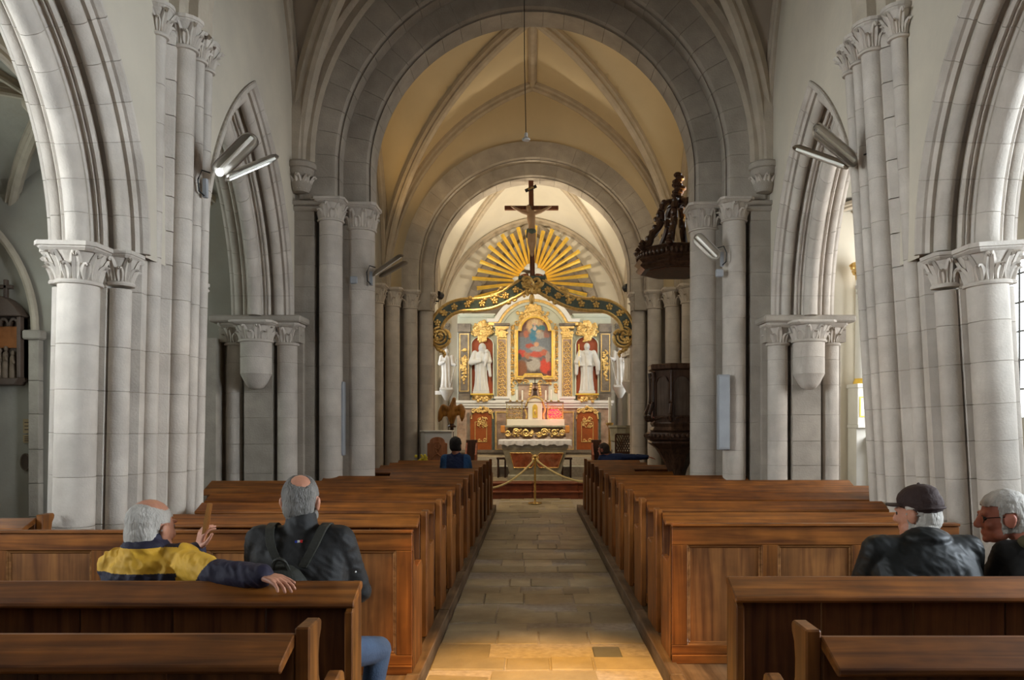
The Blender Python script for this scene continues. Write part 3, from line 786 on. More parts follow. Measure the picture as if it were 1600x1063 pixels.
# end wall with a blind pointed arch
WE = tag(empty('wall_end', (0, 22.4, 0)), kind='structure')
MB().box(-3.0, 3.0, 22.3, 22.6, -.3, 9).build('plaster_face', cream_w, WE)
A5 = empty('blind_arch', (0, 22.3, 4.3), parent=WE)
def bl(sx, half, Rr, z0):
    def pts(t, v=0):
        am = math.acos((Rr-half)/(Rr+v))
        n = Vector((sx*math.cos(am*t), 0, math.sin(am*t))); return Vector((-sx*(Rr-half), 22.2, z0))+n*(Rr+v), n
    return pts
for sx in (-1, 1):
    sweep_arch(A5, 'voussoir', bl(sx, 1.72, 3.3, 4.2), Vector((0, 1, 0)), [(-.12, .06), (-.06, 0), (.12, 0), (.12, .34), (-.02, .34), (-.10, .28)], 12, stone2)
MB().prism([(x, z) for x, z in [(-1.75, 3), (1.75, 3), (1.75, 4.2)]+[(p.x, p.z) for p in [bl(1, 1.74, 3.3, 4.2)(t/12)[0] for t in range(13)]]+[(p.x, p.z) for p in [bl(-1, 1.74, 3.3, 4.2)(1-t/12)[0] for t in range(13)]]+[(-1.75, 4.2)]], 22.27, 22.32, 'y').build('blind_panel', stone2, WE)
for s in (-1, 1):
    zs = courses(.7, 4.3, .45, 99)
    shaft(WE, s*2.52, 22.15, .085, zs); capital(WE, s*2.52, 22.15, 4.3, 4.5, .085, .14, 6)
# ------------------------------------------------------------------ pews
END_PROF = [(0, 0), (0, .955), (.135, .955), (.145, .94), (.14, .915), (.118, .885), (.108, .83), (.112, .77), (.135, .72), (.19, .68), (.27, .665), (.35, .672), (.41, .685), (.455, .67), (.47, .63), (.46, .57), (.43, .50), (.42, .40), (.42, 0)]
_pm = {}
def pmesh(key, fn):
    if key not in _pm: _pm[key] = fn()
    return _pm[key]
def pew(s, xa, xb, y, label, kind='ledge', top=.93, far_end=True, kneel=True):
    """s: -1 left of the aisle, +1 right; xa aisle end, xb far end; y rear face of the back; seat towards +y"""
    L = abs(xb-xa)
    T = empty('church_pew', (xa, y, 0), label, 'pew', 'wooden pews of the %s block' % ('left' if s < 0 else 'right'))
    Lk = round(L, 2)
    def sx(a, b): return (min(s*a, s*b), max(s*a, s*b))
    def put(nm, key, fn, loc=(0, 0, 0)):
        me = pmesh((nm, s)+key, fn); o = bpy.data.objects.new(nm, me); COL.objects.link(o); o.parent = T; o.location = loc; return o
    if kind == 'ledge':
        # end panels: post with flat cap and scrolled arm
        def endm():
            a, b = sx(0, .05); return mesh_only(MB().prism(END_PROF, a, b, 'x'), 'end_panel', pew_v, bevel=.006)
        put('end_panel', (), endm)
        if far_end: put('end_panel', (), endm, (s*(L-.05), 0, 0))
        a0, a1 = .05, L-.05
    else:
        def endm2():
            a, b = sx(0, .035); return mesh_only(MB().prism([(-.11, .0), (-.11, .825), (.0, top-.045), (.03, top-.035), (.05, top-.004), (.06, top-.004), (.06, 0)], a, b, 'x'), 'end_panel', pew_v, bevel=.005)
        def endm3():
            a, b = sx(0, .045); return mesh_only(MB().prism([(-.015, .0), (-.015, top-.02), (.03, top-.02), (.05, .80), (.09, .70), (.20, .66), (.40, .67), (.45, .62), (.42, .45), (.42, 0)], a, b, 'x'), 'end_panel', pew_v, bevel=.005)
        put('end_panel', (kind,), endm2 if kind == 'desk' else endm3)
        a0, a1 = (.0 if kind == 'desk' else .03), L
    if kind in ('ledge', 'desk'):
        # sloping book ledge behind the back
        def ledge():
            a, b = sx(a0-(.012 if kind == 'desk' else 0), a1)
            dz = .0
            return mesh_only(MB().prism([(.03, top), (.028, top-.03), (-.13, top-.085), (-.145, top-.075), (-.142, top-.055), (.0, top+.003)], a, b, 'x'), 'book_ledge', pew_w, bevel=.004)
        put('book_ledge', (Lk, kind), ledge)
        n = max(2, round((a1-a0)/.42)); w = (a1-a0)/n
        for k in range(n):
            def brd():
                a, b = sx(.003, w-.003); return mesh_only(MB().box(a, b, 0, .022, .06, top-.03), 'back_board', pew_d, bevel=.004)
            put('back_board', (round(w, 3),), brd, (s*(a0+k*w), 0, 0))
        def rail():
            a, b = sx(a0, a1); return mesh_only(MB().box(a, b, -.012, .034, .03, .12), 'bottom_rail', pew_w, bevel=.004)
        put('bottom_rail', (Lk, kind), rail)
    else:
        # framed and panelled back
        def fr(z0, z1, y0=-.02, y1=.02):
            def f():
                a, b = sx(a0-.03, a1); return mesh_only(MB().box(a, b, y0, y1, z0, z1), 'rail', pew_w, bevel=.004)
            return f
        put('top_rail', (Lk,), fr(.80, top-.018))
        put('top_moulding', (Lk,), fr(top-.018, top, -.035, .03))
        put('bottom_rail', (Lk,), fr(.06, .125))
        put('base_board', (Lk,), fr(.0, .06, -.032, .02))
        npan = max(2, round(L/.62)); st = .105; pw = (L-st*(npan+1))/npan
        for k in range(npan+1):
            def stl():
                a, b = sx(0, st); return mesh_only(MB().box(a, b, -.02, .02, .125, .80), 'stile', pew_v, bevel=.004)
            put('stile', (), stl, (s*k*(pw+st), 0, 0))
        for k in range(npan):
            def pan():
                a, b = sx(0, pw); return mesh_only(MB().box(a, b, .0, .014, .125, .80), 'panel', pew_p)
            def mol():
                a, b = sx(0, pw); mb = MB()
                o = [(a, .125), (b, .125), (b, .80), (a, .80)]; i = [(a+.014, .139), (b-.014, .139), (b-.014, .786), (a+.014, .786)]
                def slope(o, i, yo, yi): mb.add([(p[0], yo, p[1]) for p in o]+[(p[0], yi, p[1]) for p in i], [(k, (k+1) % 4, 4+(k+1) % 4, 4+k) for k in range(4)])
                j = [(a+.008, .133), (b-.008, .133), (b-.008, .792), (a+.008, .792)]; n = [(a+.024, .149), (b-.024, .149), (b-.024, .776), (a+.024, .776)]
                slope(o, j, -.018, -.010); slope(j, i, -.010, -.010); slope(i, n, -.010, .002)
                return mesh_only(mb, 'panel_moulding', mould_w)
            pn = put('panel', (round(pw, 3),), pan, (s*(st+k*(pw+st)), 0, 0))
            mo = bpy.data.objects.new('panel_moulding', pmesh(('pm', s, round(pw, 3)), mol)); COL.objects.link(mo); mo.parent = pn
    # seat, seat rail and kneeler
    def seat():
        a, b = sx(.22 if kind == 'desk' else .05, L-.05); return mesh_only(MB().box(a, b, .02, .40, .425, .455), 'seat', pew_w, bevel=.005)
    put('seat', (Lk, kind), seat)
    def knl():
        a, b = sx(.06, L-.06); return mesh_only(MB().box(a, b, -.24, -.13, .10, .13), 'kneeler', pew_w, bevel=.006)
    if kind == 'ledge' and kneel: put('kneeler', (Lk,), knl)
    return T
XL, XR = -.80, .955
ordn = ['first', 'second', 'third', 'fourth', 'fifth', 'sixth', 'seventh', 'eighth', 'ninth', 'tenth', 'eleventh']
pew(-1, -.725, -4.6, 2.36+.14, 'nearest left pew with capped end post at the bottom edge of the picture', 'ledge')
pew(1, .88, 4.6, 2.47, 'nearest right pew with capped end post and scrolled arm at the bottom edge', 'ledge')
pew(-1, -.757, -4.8, 3.34, 'left pew with wide sloping ledge on which the man in yellow rests his arm', 'desk')
pew(1, .885, 5.0, 3.44, 'right pew with wide sloping ledge behind the man in the brown cap', 'desk')
pew(-1, -.775, -3.5, 4.97, 'left pew with panelled back in front of the man wearing a backpack', 'panel')
pew(1, .94, 2.88, 5.20, 'right pew with panelled back and moulded frames in front of the capped man', 'panel', top=.945)
pew(-1, -3.56, -6.6, 5.58, 'pew in the left side aisle beyond the clustered pillar', 'ledge', kneel=False)
for k in range(11):
    yl = 5.81+.85*k; yr = 5.94+.848*k
    xl = (-2.80, -2.92, -3.2, -3.6, -3.9, -2.78, -2.06, -2.55, -2.55, -2.55, -2.55)[k]
    xr = (2.97, 3.14, 3.48, 4.4, 3.9, 2.88, 2.06, 1.62, 2.4, 2.06, 2.06)[k]
    fin = ' in front of the panelled pew' if k == 0 else (', the frontmost before the altar steps' if k == 10 else ' counted from the panelled pew towards the altar')
    pew(-1, XL+.004*k, xl, yl, 'left block pew, %s%s' % (ordn[k], fin), far_end=False)
    pew(1, XR+.002*k, xr, yr, 'right block pew, %s%s' % (ordn[k], fin), far_end=False)
pew(1, 4.3, 5.9, 9.6, 'short pew in the right side aisle beside the bright respond', top=.98)
# ------------------------------------------------------------------ tube lamps
def lamp(base, s, sc, label, yaw=0.0, lit=True, refl=(1, 1), tubes=()):
    """twin trough lamp on a bracket: two long rounded reflectors"""
    T = empty('twin_tube_lamp', base, label, 'lamp', 'twin tube lamps on the pillars')
    b = Vector(base)
    MB().box(b.x-.02*sc, b.x+.02*sc, b.y-.02, b.y+.02, b.z-.11*sc, b.z+.06*sc).build('bracket', grey_m, T, bevel=.004)
    pth = [b+Vector((s*.0, -.02, -.10*sc)), b+Vector((s*-.04*sc, -.04, -.06*sc)), b+Vector((-s*.045*sc, -.05, .04*sc)), b+Vector((-s*.01*sc, -.05, .12*sc)), b+Vector((s*.06*sc, -.04, .10*sc))]
    MB().tube(pth, .007*sc, 6).build('cable', black_m, T, smooth=True)
    for tb in tubes:
        p0, p1, w, facing = tb
        p0 = Vector(p0); p1 = Vector(p1); d = (p1-p0); t = d.normalized()
        f = Vector(facing).normalized(); f = (f-t*f.dot(t)).normalized(); a = t.cross(f).normalized()
        rows_o = []
        n = 14; L = d.length
        def width(u):
            e = min(u, 1-u)*L; return w*math.sqrt(max(.02, 1-max(0, 1-e/w)**2)) if e < w else w
        rows = []
        for i in range(n+1):
            u = (i/n); u = .5-.5*math.cos(pi*u); ww = width(u); c = p0+d*u
            rows.append([c+a*ww*math.cos(R(g))-f*ww*.62*math.sin(R(g)) for g in range(0, 181, 20)]+[c+a*ww*.86*math.cos(R(g))-f*ww*.5*math.sin(R(g)) for g in range(180, -1, -20)])
        sh = MB().sweep(rows, closed_prof=True).build('reflector', chrome if refl[tubes.index(tb)] else lamp_b, T, smooth=True, sharp=50)
        MB().tube([p0+d*.07-f*w*.12, p0+d*.93-f*w*.12], w*.2, 8).build('tube', wax, T, smooth=True)
        if lit and tubes.index((p0, p1, w, facing) if False else tubes[0]) == 0 and p1 == Vector(tubes[0][1]): MB().ball(p0+d*.09+f*w*.25, w*.42, 10, 7).build('lit_bulb', bulb_m, T, smooth=True)
        MB().box(0, 0, 0, 0, 0, 0) if False else None
    return T
Yl = 6.85
lamp(P(321, 290, Yl), 1, 1.0, 'left front twin tube lamp shining on the clustered pillar', tubes=((P(338, 272, Yl-.05), P(398, 212, Yl-.30), .085, (.35, -.55, -.75)), (P(352, 282, Yl-.02), P(436, 246, Yl+.25), .08, (.1, -.1, -1))))
lamp(P(1357, 262, Yl), -1, 1.0, 'right front twin tube lamp with shiny reflector on the leaning pillar', tubes=((P(1340, 255, Yl-.05), P(1272, 198, Yl-.30), .085, (-.1, -.75, .25)), (P(1325, 263, Yl-.02), P(1238, 232, Yl+.25), .08, (0, -.1, -1))), lit=False, refl=(1, 0))
lamp(P(580, 432, 10.25), 1, 1.1, 'far left twin tube lamp on the shaded crossing pillar', tubes=((P(584, 432, 10.2), P(630, 400, 10.0), .085, (.3, .3, -.9)), (P(594, 434, 10.22), P(636, 410, 10.5), .075, (.1, .3, -1))), lit=False, refl=(0, 0))
lamp(P(1128, 402, 10.0), -1, 1.1, 'far right tube lamp above the wall speaker on the crossing pillar', tubes=((P(1122, 404, 9.96), P(1086, 368, 9.7), .085, (-.2, -.8, -.1)),), lit=False)
for px, py, Y, nm in ((553, 438, 10.24, 'left'), (1124, 427, 9.99, 'right')):
    p = P(px, py, Y); T = MB().box(p.x-.05, p.x+.05, p.y-.03, p.y+.03, p.z-.05, p.z+.05).build('junction_box', grey_m, None, origin=p, bevel=.012)
    tag(T, 'small %s junction box beside the far %s tube lamp' % ('grey', nm), 'box')
for x0, x1, y0, y1, Y, nm in ((528, 540, 597, 712, 10.2, 'left'), (1120, 1138, 586, 703, 10.0, 'right')):
    a = P(x0, y1, Y); b = P(x1, y0, Y)
    T = empty('column_speaker', (a.x, Y, a.z), 'tall pale column loudspeaker on the %s crossing pillar' % nm, 'speaker', 'column speakers')
    MB().box(a.x, b.x, Y-.09, Y+.02, a.z, b.z).build('cabinet', grey_m, T, bevel=.01)
    MB().box(a.x+.012, b.x-.012, Y-.098, Y-.088, a.z+.03, b.z-.03).build('grille', mat('speaker_grille_'+nm, (.34, .36, .38), .6, bump=.3, bscale=200), T)
# hanging microphone wire
p = P(822, 217, 9.6)
T = empty('hanging_wire', p, 'thin wire with small white pendant hanging before the big arch', 'wire')
MB().tube([p, p+Vector((-.02, 0, 1.0)), (p.x-.03, p.y, 8.45)], .006, 6).build('cord', black_m, T)
MB().lathe([(.005, .08), (.02, .07), (.022, .02), (.05, .0), (.05, -.02), (.0, -.022)], p, seg=10).build('pendant', white_p, T, smooth=True)
# ------------------------------------------------------------------ sanctuary floor and steps
def slab(nm, x0, x1, y0, y1, z0, z1, m, cell=None):
    T = tag(empty(nm, ((x0+x1)/2, (y0+y1)/2, z1)), kind='structure')
    MB().box(x0, x1, y0, y1, z0, z1-.01).build('bed', mortar, T)
    r = random.Random(int(y0*10)); y = y0
    while y < y1-.01:
        d = min(.62, y1-y); n = max(1, round((x1-x0)/.9)); cuts = [x0]+[x0+(x1-x0)*(k+r.uniform(-.2, .2))/n for k in range(1, n)]+[x1]
        for a, b in zip(cuts[:-1], cuts[1:]): MB().box(a+.003, b-.003, y+.003, y+d-.003, z0, z1).build('slab', m, T, origin=(a, y, z1), bevel=.006)
        y += d
o = MB().box(-7.6, 7.6, 15.0, 23.0, -.5, -.11).build('floor_sanctuary_bed', mortar, None, origin=(0, 19, -.11)); tag(o, kind='structure')
for i, (y0, z1) in enumerate(((17.55, .06), (17.90, .235))):
    T = tag(empty('trim_%d' % (3+i), (0, y0, z1)), kind='structure')
    for k in range(4):
        xa = -2.12+k*1.06
        MB().box(xa+.003, xa+1.057, y0, y0+.6, -.15, z1-.03).build('riser_board', carpet_w, T, origin=(xa, y0, z1), bevel=.004)
        MB().box(xa+.003, xa+1.057, y0-.025, y0+.6, z1-.03, z1).build('tread_board', carpet_w, T, origin=(xa, y0, z1), bevel=.008)
slab('floor_sanctuary', -2.7, 2.7, 18.45, 19.9, -.1, .235, paving)
slab('floor_altar_step', -2.7, 2.7, 19.9, 20.5, -.1, .50, marble_g)
slab('floor_altar_platform', -2.7, 2.7, 20.5, 22.3, -.1, .74, paving)

# ------------------------------------------------------------------ retable
YR = 21.62
def q(px, py, Y=YR): v = P(px, py, Y); return (v.x, v.z)
RT = empty('altarpiece', (0, YR, .74), 'tall gilded and pale green altarpiece with painting, niches and doors', 'altarpiece')
def plate(nm, px0, px1, py0, py1, y0, y1, m, par=None, bevel=0):
    a = q(px0, py1); b = q(px1, py0)
    return MB().box(a[0], b[0], y0, y1, a[1], b[1]).build(nm, m, par or RT, bevel=bevel)
Yb = YR+.30
plate('back_body', 714, 955, 492, 712, YR+.12, Yb, pale_g)
plate('base_body', 714, 955, 636, 712, YR, Yb, marble)
def cornice(nm, px0, px1, py0, py1, m, n=3, y=YR, par=None):
    a = q(px0, py1); b = q(px1, py0); h = (b[1]-a[1])/n; mb = MB()
    for k in range(n): e = .03+.035*k; mb.box(a[0]-e, b[0]+e, y-e-.02, Yb, a[1]+k*h, a[1]+(k+1)*h)
    return mb.build(nm, m, par or RT)
cornice('dado_cornice', 716, 953, 626, 638, white_p)
cornice('plinth', 716, 953, 703, 712, marble_d, 2)
cornice('top_cornice', 720, 770, 490, 495, pale_g, 2, YR+.1); cornice('top_cornice', 898, 950, 490, 495, pale_g, 2, YR+.1)
# arched pediment: white moulding with gold inner band, horizontal wings
def ped(r, wing, ylev):
    c = (833, 527); out = []
    a0 = math.degrees(math.asin((c[1]-ylev)/r)); pts = [(wing[0], ylev)]
    for k in range(23):
        a = R(180-a0-(180-2*a0)*k/22); pts.append((c[0]+r*math.cos(a), c[1]-r*math.sin(a)))
    pts += [(wing[1], ylev)]
    return [q(*p) for p in pts]
MB().ring(ped(66, (761, 906), 499), ped(59, (762, 905), 504), YR-.14, YR+.2, closed=False).build('pediment_moulding', white_p, RT)
MB().ring(ped(59, (763, 904), 504), ped(55, (764, 903), 509), YR-.08, YR+.2, closed=False).build('pediment_gilding', gold, RT)
MB().ring(ped(55, (770, 897), 508), ped(51, (771, 896), 512), YR-.02, YR+.2, closed=False).build('pediment_fascia', pale_g, RT)
arcp = [q(833+52*math.cos(R(a)), 527-52*math.sin(R(a))) for a in range(0, 181, 10)]
MB().prism([q(885, 632), q(885, 527)]+arcp+[q(781, 527), q(781, 632)], YR+.04, YR+.2, 'y').build('centre_panel', pale_g, RT)
rg = random.Random(9)
def scroll(mb, cx, cy, r, turns=1.6, sgn=1, y=YR, rad=.018, start=0):
    pts = []
    for i in range(26):
        t = i/25; a = start+sgn*turns*2*pi*t; rr = r*(1-t*.82)
        x, z = q(cx+rr*math.cos(a), cy-rr*math.sin(a), YR); pts.append((x, y-.02*t, z))
    mb.tube(pts, [rad*(1-.35*i/25) for i in range(26)], 6)
def foliage(mb, px0, px1, py0, py1, n, y, r=(.02, .05)):
    for k in range(n):
        x, z = q(rg.uniform(px0, px1), rg.uniform(py0, py1)); rr = rg.uniform(*r)
        mb.ball((x, y, z), (rr, .02, rr*rg.uniform(.6, 1.3)), 6, 4)
# pilasters
for px0, px1, s in ((777, 792, -1), (878, 894, 1)):
    T = plate('pilaster', px0, px1, 529, 626, YR-.05, YR+.15, marble)
    a = q(px0, 626); b = q(px1, 529)
    MB().ring([(a[0], a[1]), (b[0], a[1]), (b[0], b[1]), (a[0], b[1])], [(a[0]+.025, a[1]+.03), (b[0]-.025, a[1]+.03), (b[0]-.025, b[1]-.03), (a[0]+.025, b[1]-.03)], YR-.07, YR-.04).build('gilt_border', gold, T)
    mb = MB()
    for k in range(9):
        cy = 538+k*9.6; cx = (px0+px1)/2
        scroll(mb, cx-2, cy, 4.2, 1.3, 1, YR-.06, .016); scroll(mb, cx+2, cy+4, 4.2, 1.3, -1, YR-.06, .016, pi)
    mb.build('gilt_foliage', gold, T, smooth=True)
    mb = MB(); c = q((px0+px1)/2, 520)
    for k, (e, z0, z1) in enumerate(((0, 528, 525), (-1, 525, 522), (2, 522, 519), (3, 514, 511))):
        u = q(px0-e, z0); v = q(px1+e, z1); mb.box(u[0], v[0], YR-.09-.01*k, YR+.1, u[1], v[1])
    foliage(mb, px0-1, px1+1, 513, 526, 26, YR-.09, (.03, .055))
    mb.build('gilt_capital', gold, T, smooth=True, sharp=30)
    cornice('pilaster_entablature', px0-1, px1+1, 506, 512, marble_d, 2, YR-.06, T)
    cornice('pilaster_base', px0-1, px1+1, 620, 627, white_p, 2, YR-.06, T)
    # white strip beside pilaster and gilded drop beside the painting
    plate('white_strip', (px1 if s < 0 else px0-6)+.3, (px1+6 if s < 0 else px0)-.3, 510, 626, YR-.01, YR+.14, white_p)
    g0, g1 = (797.5, 803) if s < 0 else (866, 872)
    mb = MB()
    for k in range(12): scroll(mb, (g0+g1)/2, 512+k*9, 3.6, 1.4, 1 if k % 2 else -1, YR+.02, .018)
    foliage(mb, g0, g1, 505, 618, 40, YR+.02, (.025, .045))
    mb.build('gilt_drop', gold, RT, smooth=True)
# painting and its frame
def pout(e):
    pts = [(809.5-e, 588+e), (817, 588+e), (820, 584+e), (846, 584+e), (849, 588+e), (861.5+e, 588+e), (861.5+e, 518-e*.3), (856+e, 518-e*.3)]
    for a in range(0, 181, 12): pts.append((835.5+(20.5+e)*math.cos(R(a)), 517-(19.5+e)*math.sin(R(a))))
    pts += [(815-e, 518-e*.3), (809.5-e, 518-e*.3)]
    return [q(*p) for p in pts]
PF = MB().ring(pout(5.5), pout(0), YR-.10, YR+.06).build('picture_frame', gold, RT, smooth=True, sharp=30)
MB().ring(pout(2.2), pout(.3), YR-.12, YR+.02).build('inner_fillet', gold_b, PF)
PAL = [((836, 508), 13, 15, (.75, .52, .28)), ((836, 503), 5, 7, (.85, .70, .45)), ((836, 513), 5.5, 6, (.05, .22, .33)), ((846, 512), 6, 4.5, (.03, .20, .27)), ((833, 524), 6, 10, (.03, .22, .36)), ((836, 507), 2.4, 2.2, (.75, .48, .36)), ((835.5, 513), 3, 3.5, (.72, .62, .55)), ((845, 524), 8, 6, (.42, .40, .37)), ((822, 522), 4, 6, (.50, .17, .10)), ((853, 524), 4, 4, (.35, .15, .12)), ((828, 541), 7, 4, (.45, .07, .03)), ((838, 538), 4, 4, (.62, .33, .18)), ((840, 545), 12, 4, (.36, .33, .30)),
       ((815, 552), 7, 6, (.55, .05, .025)), ((824, 555), 5, 5, (.42, .16, .08)), ((838, 554), 11, 5, (.52, .07, .035)), ((850, 551), 6, 5, (.48, .12, .06)), ((833, 569), 12, 11, (.40, .37, .33)), ((852, 572), 8.5, 12, (.60, .05, .02)), ((815, 575), 9, 12, (.22, .08, .03)), ((811, 557), 4, 5, (.02, .05, .05)), ((836, 585), 14, 4, (.05, .03, .02)), ((858, 585), 4, 6, (.16, .02, .03)), ((827, 563), 5, 2.5, (.08, .06, .05)), ((856, 558), 4, 9, (.36, .28, .24))]
def painting():
    nx, nz = 56, 92; vs = []; cols = []; fs = []; me = bpy.data.meshes.new('painting')
    for j in range(nz+1):
        for i in range(nx+1):
            px = 809+53*i/nx; py = 589-92*j/nz
            x, z = q(px, py); vs.append((x, YR+.03, z-.74))
            t = (py-497)/92
            c = Vector((.16+.10*(1-t), .14+.05*t, .13+.06*t)) if t < .45 else Vector((.14, .15, .17)).lerp(Vector((.10, .07, .05)), (t-.45)/.55)
            if .32 < t < .6: c = Vector((.17, .20, .24))
            wob = noise.noise(Vector((px*.22, py*.22, 1)))*2.2
            for (cx, cy), rx, rz, k in PAL:
                d = math.hypot((px+wob-cx)/rx, (py+wob*.8-cy)/rz)
                w = max(0, min(1, (1.15-d)*3)); c = c.lerp(Vector(k), w*.9)
            c = c*(1+.22*noise.noise(Vector((px*.55, py*.45, 4))))
            cols.append((max(0, c.x), max(0, c.y), max(0, c.z), 1))
    W1 = nx+1
    def inside(px, py):
        if py > 517: return not (py > 584 and 819 < px < 847) and 809 <= px <= 862
        return math.hypot((px-835.5)/21, (py-517)/20) < 1
    for j in range(nz):
        for i in range(nx):
            px = 809+53*(i+.5)/nx; py = 589-92*(j+.5)/nz
            if inside(px, py): fs.append((j*W1+i, j*W1+i+1, (j+1)*W1+i+1, (j+1)*W1+i))
    me.from_pydata([(v[0], v[1]-YR, v[2]) for v in vs], [], fs)
    at = me.color_attributes.new('paint', 'FLOAT_COLOR', 'POINT')
    for i, c in enumerate(cols): at.data[i].color = c
    m, t, b = _new('oil_painting'); a = t.nodes.new('ShaderNodeVertexColor'); a.layer_name = 'paint'
    t.links.new(a.outputs[0], b.inputs['Base Color']); b.inputs['Roughness'].default_value = .45
    me.materials.append(m); o = bpy.data.objects.new('painting', me); COL.objects.link(o); o.parent = RT; o['label'] = 'arched oil painting of a figure in blue above a red-robed crowd'
painting()
mb = MB()       # gilded crest over the painting
for s in (-1, 1):
    scroll(mb, 833+s*9, 492, 6, 1.5, s, YR-.02, .03); scroll(mb, 833+s*18, 497, 5, 1.4, -s, YR-.02, .026); scroll(mb, 833+s*25, 505, 4.5, 1.4, s, YR-.02, .024)
foliage(mb, 822, 844, 479, 497, 60, YR-.03, (.03, .07)); foliage(mb, 828, 838, 476, 486, 20, YR-.05, (.04, .07))
for s in (-1, 1): foliage(mb, 833+s*20-5, 833+s*20+5, 488, 503, 16, YR-.02, (.025, .05))
mb.build('gilt_crest', gold, RT, smooth=True)
mb = MB()
for s in (-1, 1): scroll(mb, 833+s*22, 592, 5, 1.4, s, YR+.02, .024); scroll(mb, 833+s*12, 598, 5, 1.4, -s, YR+.02, .022); foliage(mb, 833+s*24-5, 833+s*24+5, 590, 600, 12, YR+.02, (.02, .04))
mb.build('gilt_apron', gold, RT, smooth=True)
plate('marble_apron', 810, 857, 602, 626, YR+.0, YR+.1, marble); plate('apron_border', 808.5, 858.5, 600, 602.5, YR-.02, YR+.1, marble_d)
# niches with red backs, side marble panels
def niche_out(px0, px1, py0, py1, e):
    cx = (px0+px1)/2; r = (px1-px0)/2+e
    return [q(px0-e, py1+e), q(px1+e, py1+e)]+[q(cx+r*math.cos(R(a)), py0+r*.55-r*.75*math.sin(R(a))) for a in range(0, 181, 12)]
for px0, px1, s in ((737, 770, -1), (900.5, 934, 1)):
    MB().prism(niche_out(px0, px1, 529, 616, 0), YR+.10, YR+.125, 'y').build('niche_back', red_p, RT)
    MB().ring(niche_out(px0, px1, 529, 616, 2), niche_out(px0, px1, 529, 616, 0), YR+.02, YR+.14).build('niche_moulding', pale_g, RT)
    mb = MB(); c = (px0+px1)/2
    for k in (-1, 1):
        scroll(mb, c+k*9, 513, 6.5, 1.5, k, YR+.0, .034); scroll(mb, c+k*6, 522, 4, 1.4, -k, YR+.0, .028); scroll(mb, c+k*14, 520, 4, 1.3, k, YR, .026)
    foliage(mb, c-13, c+13, 506, 524, 70, YR-.01, (.03, .07)); foliage(mb, c-6, c+6, 525, 534, 26, YR-.02, (.03, .06)); foliage(mb, c-4, c+4, 503, 510, 14, YR-.03, (.04, .07))
    mb.build('gilt_canopy', gold, RT, smooth=True)
    mb = MB(); u = q(c, 617)
    mb.lathe([(.06, -.26), (.14, -.22), (.20, -.12), (.27, -.05), (.30, 0)], (u[0], YR, u[1]), seg=14, sy=.7)
    for k in (-1, 1): scroll(mb, c+k*12, 622, 4, 1.4, k, YR-.04, .024)
    foliage(mb, c-9, c+9, 618, 628, 22, YR-.17, (.025, .05)); mb.build('gilt_bracket', gold, RT, smooth=True)
    mb = MB(); u = q(px0-1, 618); v = q(px1+1, 615.5); mb.box(u[0], v[0], YR-.22, YR+.12, u[1], v[1]); mb.build('statue_shelf', gold_b, RT, bevel=.008)
    # marble side panel
    a0, a1 = (716, 734.5) if s < 0 else (937, 955)
    T = plate('marble_panel', a0, a1, 520, 614, YR-.02, YR+.2, marble_d); plate('marble_frieze', a0-1, a1+1, 506, 519, YR-.04, YR+.2, marble_d, T); plate('marble_foot', a0, a1, 615, 626, YR-.02, YR+.2, marble_d, T)
    a = q(a0+2, 612); b = q(a1-2, 522)
    MB().ring([(a[0], a[1]), (b[0], a[1]), (b[0], b[1]), (a[0], b[1])], [(a[0]+.02, a[1]+.02), (b[0]-.02, a[1]+.02), (b[0]-.02, b[1]-.02), (a[0]+.02, b[1]-.02)], YR-.035, YR).build('gilt_border', gold, T)
    mb = MB(); cc = (a0+a1)/2
    foliage(mb, cc-3, cc+3, 545, 600, 46, YR-.03, (.02, .045)); foliage(mb, cc-5, cc+5, 560, 580, 24, YR-.03, (.025, .05)); mb.build('gilt_trophy', gold, T, smooth=True)
    # doors
    d0, d1 = (735, 768) if s < 0 else (901, 934)
    D = MB().prism([q(d0, 708), q(d1, 708), q(d1, 650)]+[q(c+(px1-px0)/2*math.cos(R(t)), 650-7*math.sin(R(t))) for t in range(15, 170, 15)]+[q(d0, 650)], YR-.03, YR+.05, 'y').build('door', door_m, RT)
    def dr(e): return [q(d0+8-e, 690+e), q(d1-8+e, 690+e), q(d1-8+e, 660-e), q(d0+8-e, 660-e)]
    MB().ring(dr(1), dr(0), YR-.05, YR-.02).build('gilt_border', gold, D)
    mb = MB()
    for k in (-1, 1): scroll(mb, c+k*4, 656, 4, 1.3, k, YR-.05, .016); scroll(mb, c+k*5, 664, 3.5, 1.3, -k, YR-.05, .014); scroll(mb, c+k*4, 688, 3, 1.2, k, YR-.05, .012)
    foliage(mb, c-7, c+7, 651, 669, 26, YR-.045, (.012, .028)); mb.build('gilt_ornament', gold, D, smooth=True)
    mb = MB()
    for k in (-1, 1): scroll(mb, c+k*6, 641, 4, 1.4, k, YR-.05, .026); scroll(mb, c+k*13, 643, 4, 1.3, -k, YR-.05, .024); 
    mb.tube([(*q(c-17, 655)[:1], YR-.05, q(c-17, 655)[1]), (q(c-15, 645)[0], YR-.05, q(c-15, 645)[1]), (q(c-8, 641)[0], YR-.05, q(c-8, 641)[1]), (q(c, 643)[0], YR-.05, q(c, 643)[1]), (q(c+8, 641)[0], YR-.05, q(c+8, 641)[1]), (q(c+15, 645)[0], YR-.05, q(c+15, 645)[1]), (q(c+17, 655)[0], YR-.05, q(c+17, 655)[1])], .024, 6)
    foliage(mb, c-3, c+3, 636, 645, 10, YR-.07, (.025, .045)); mb.build('gilt_lintel', gold, RT, smooth=True)
    for e0, e1, mm in ((d0-4.5, d0-1.5, marble_d), (d1+1.5, d1+4.5, green_d)): plate('jamb', e0, e1, 645, 708, YR-.05, YR+.05, mm)
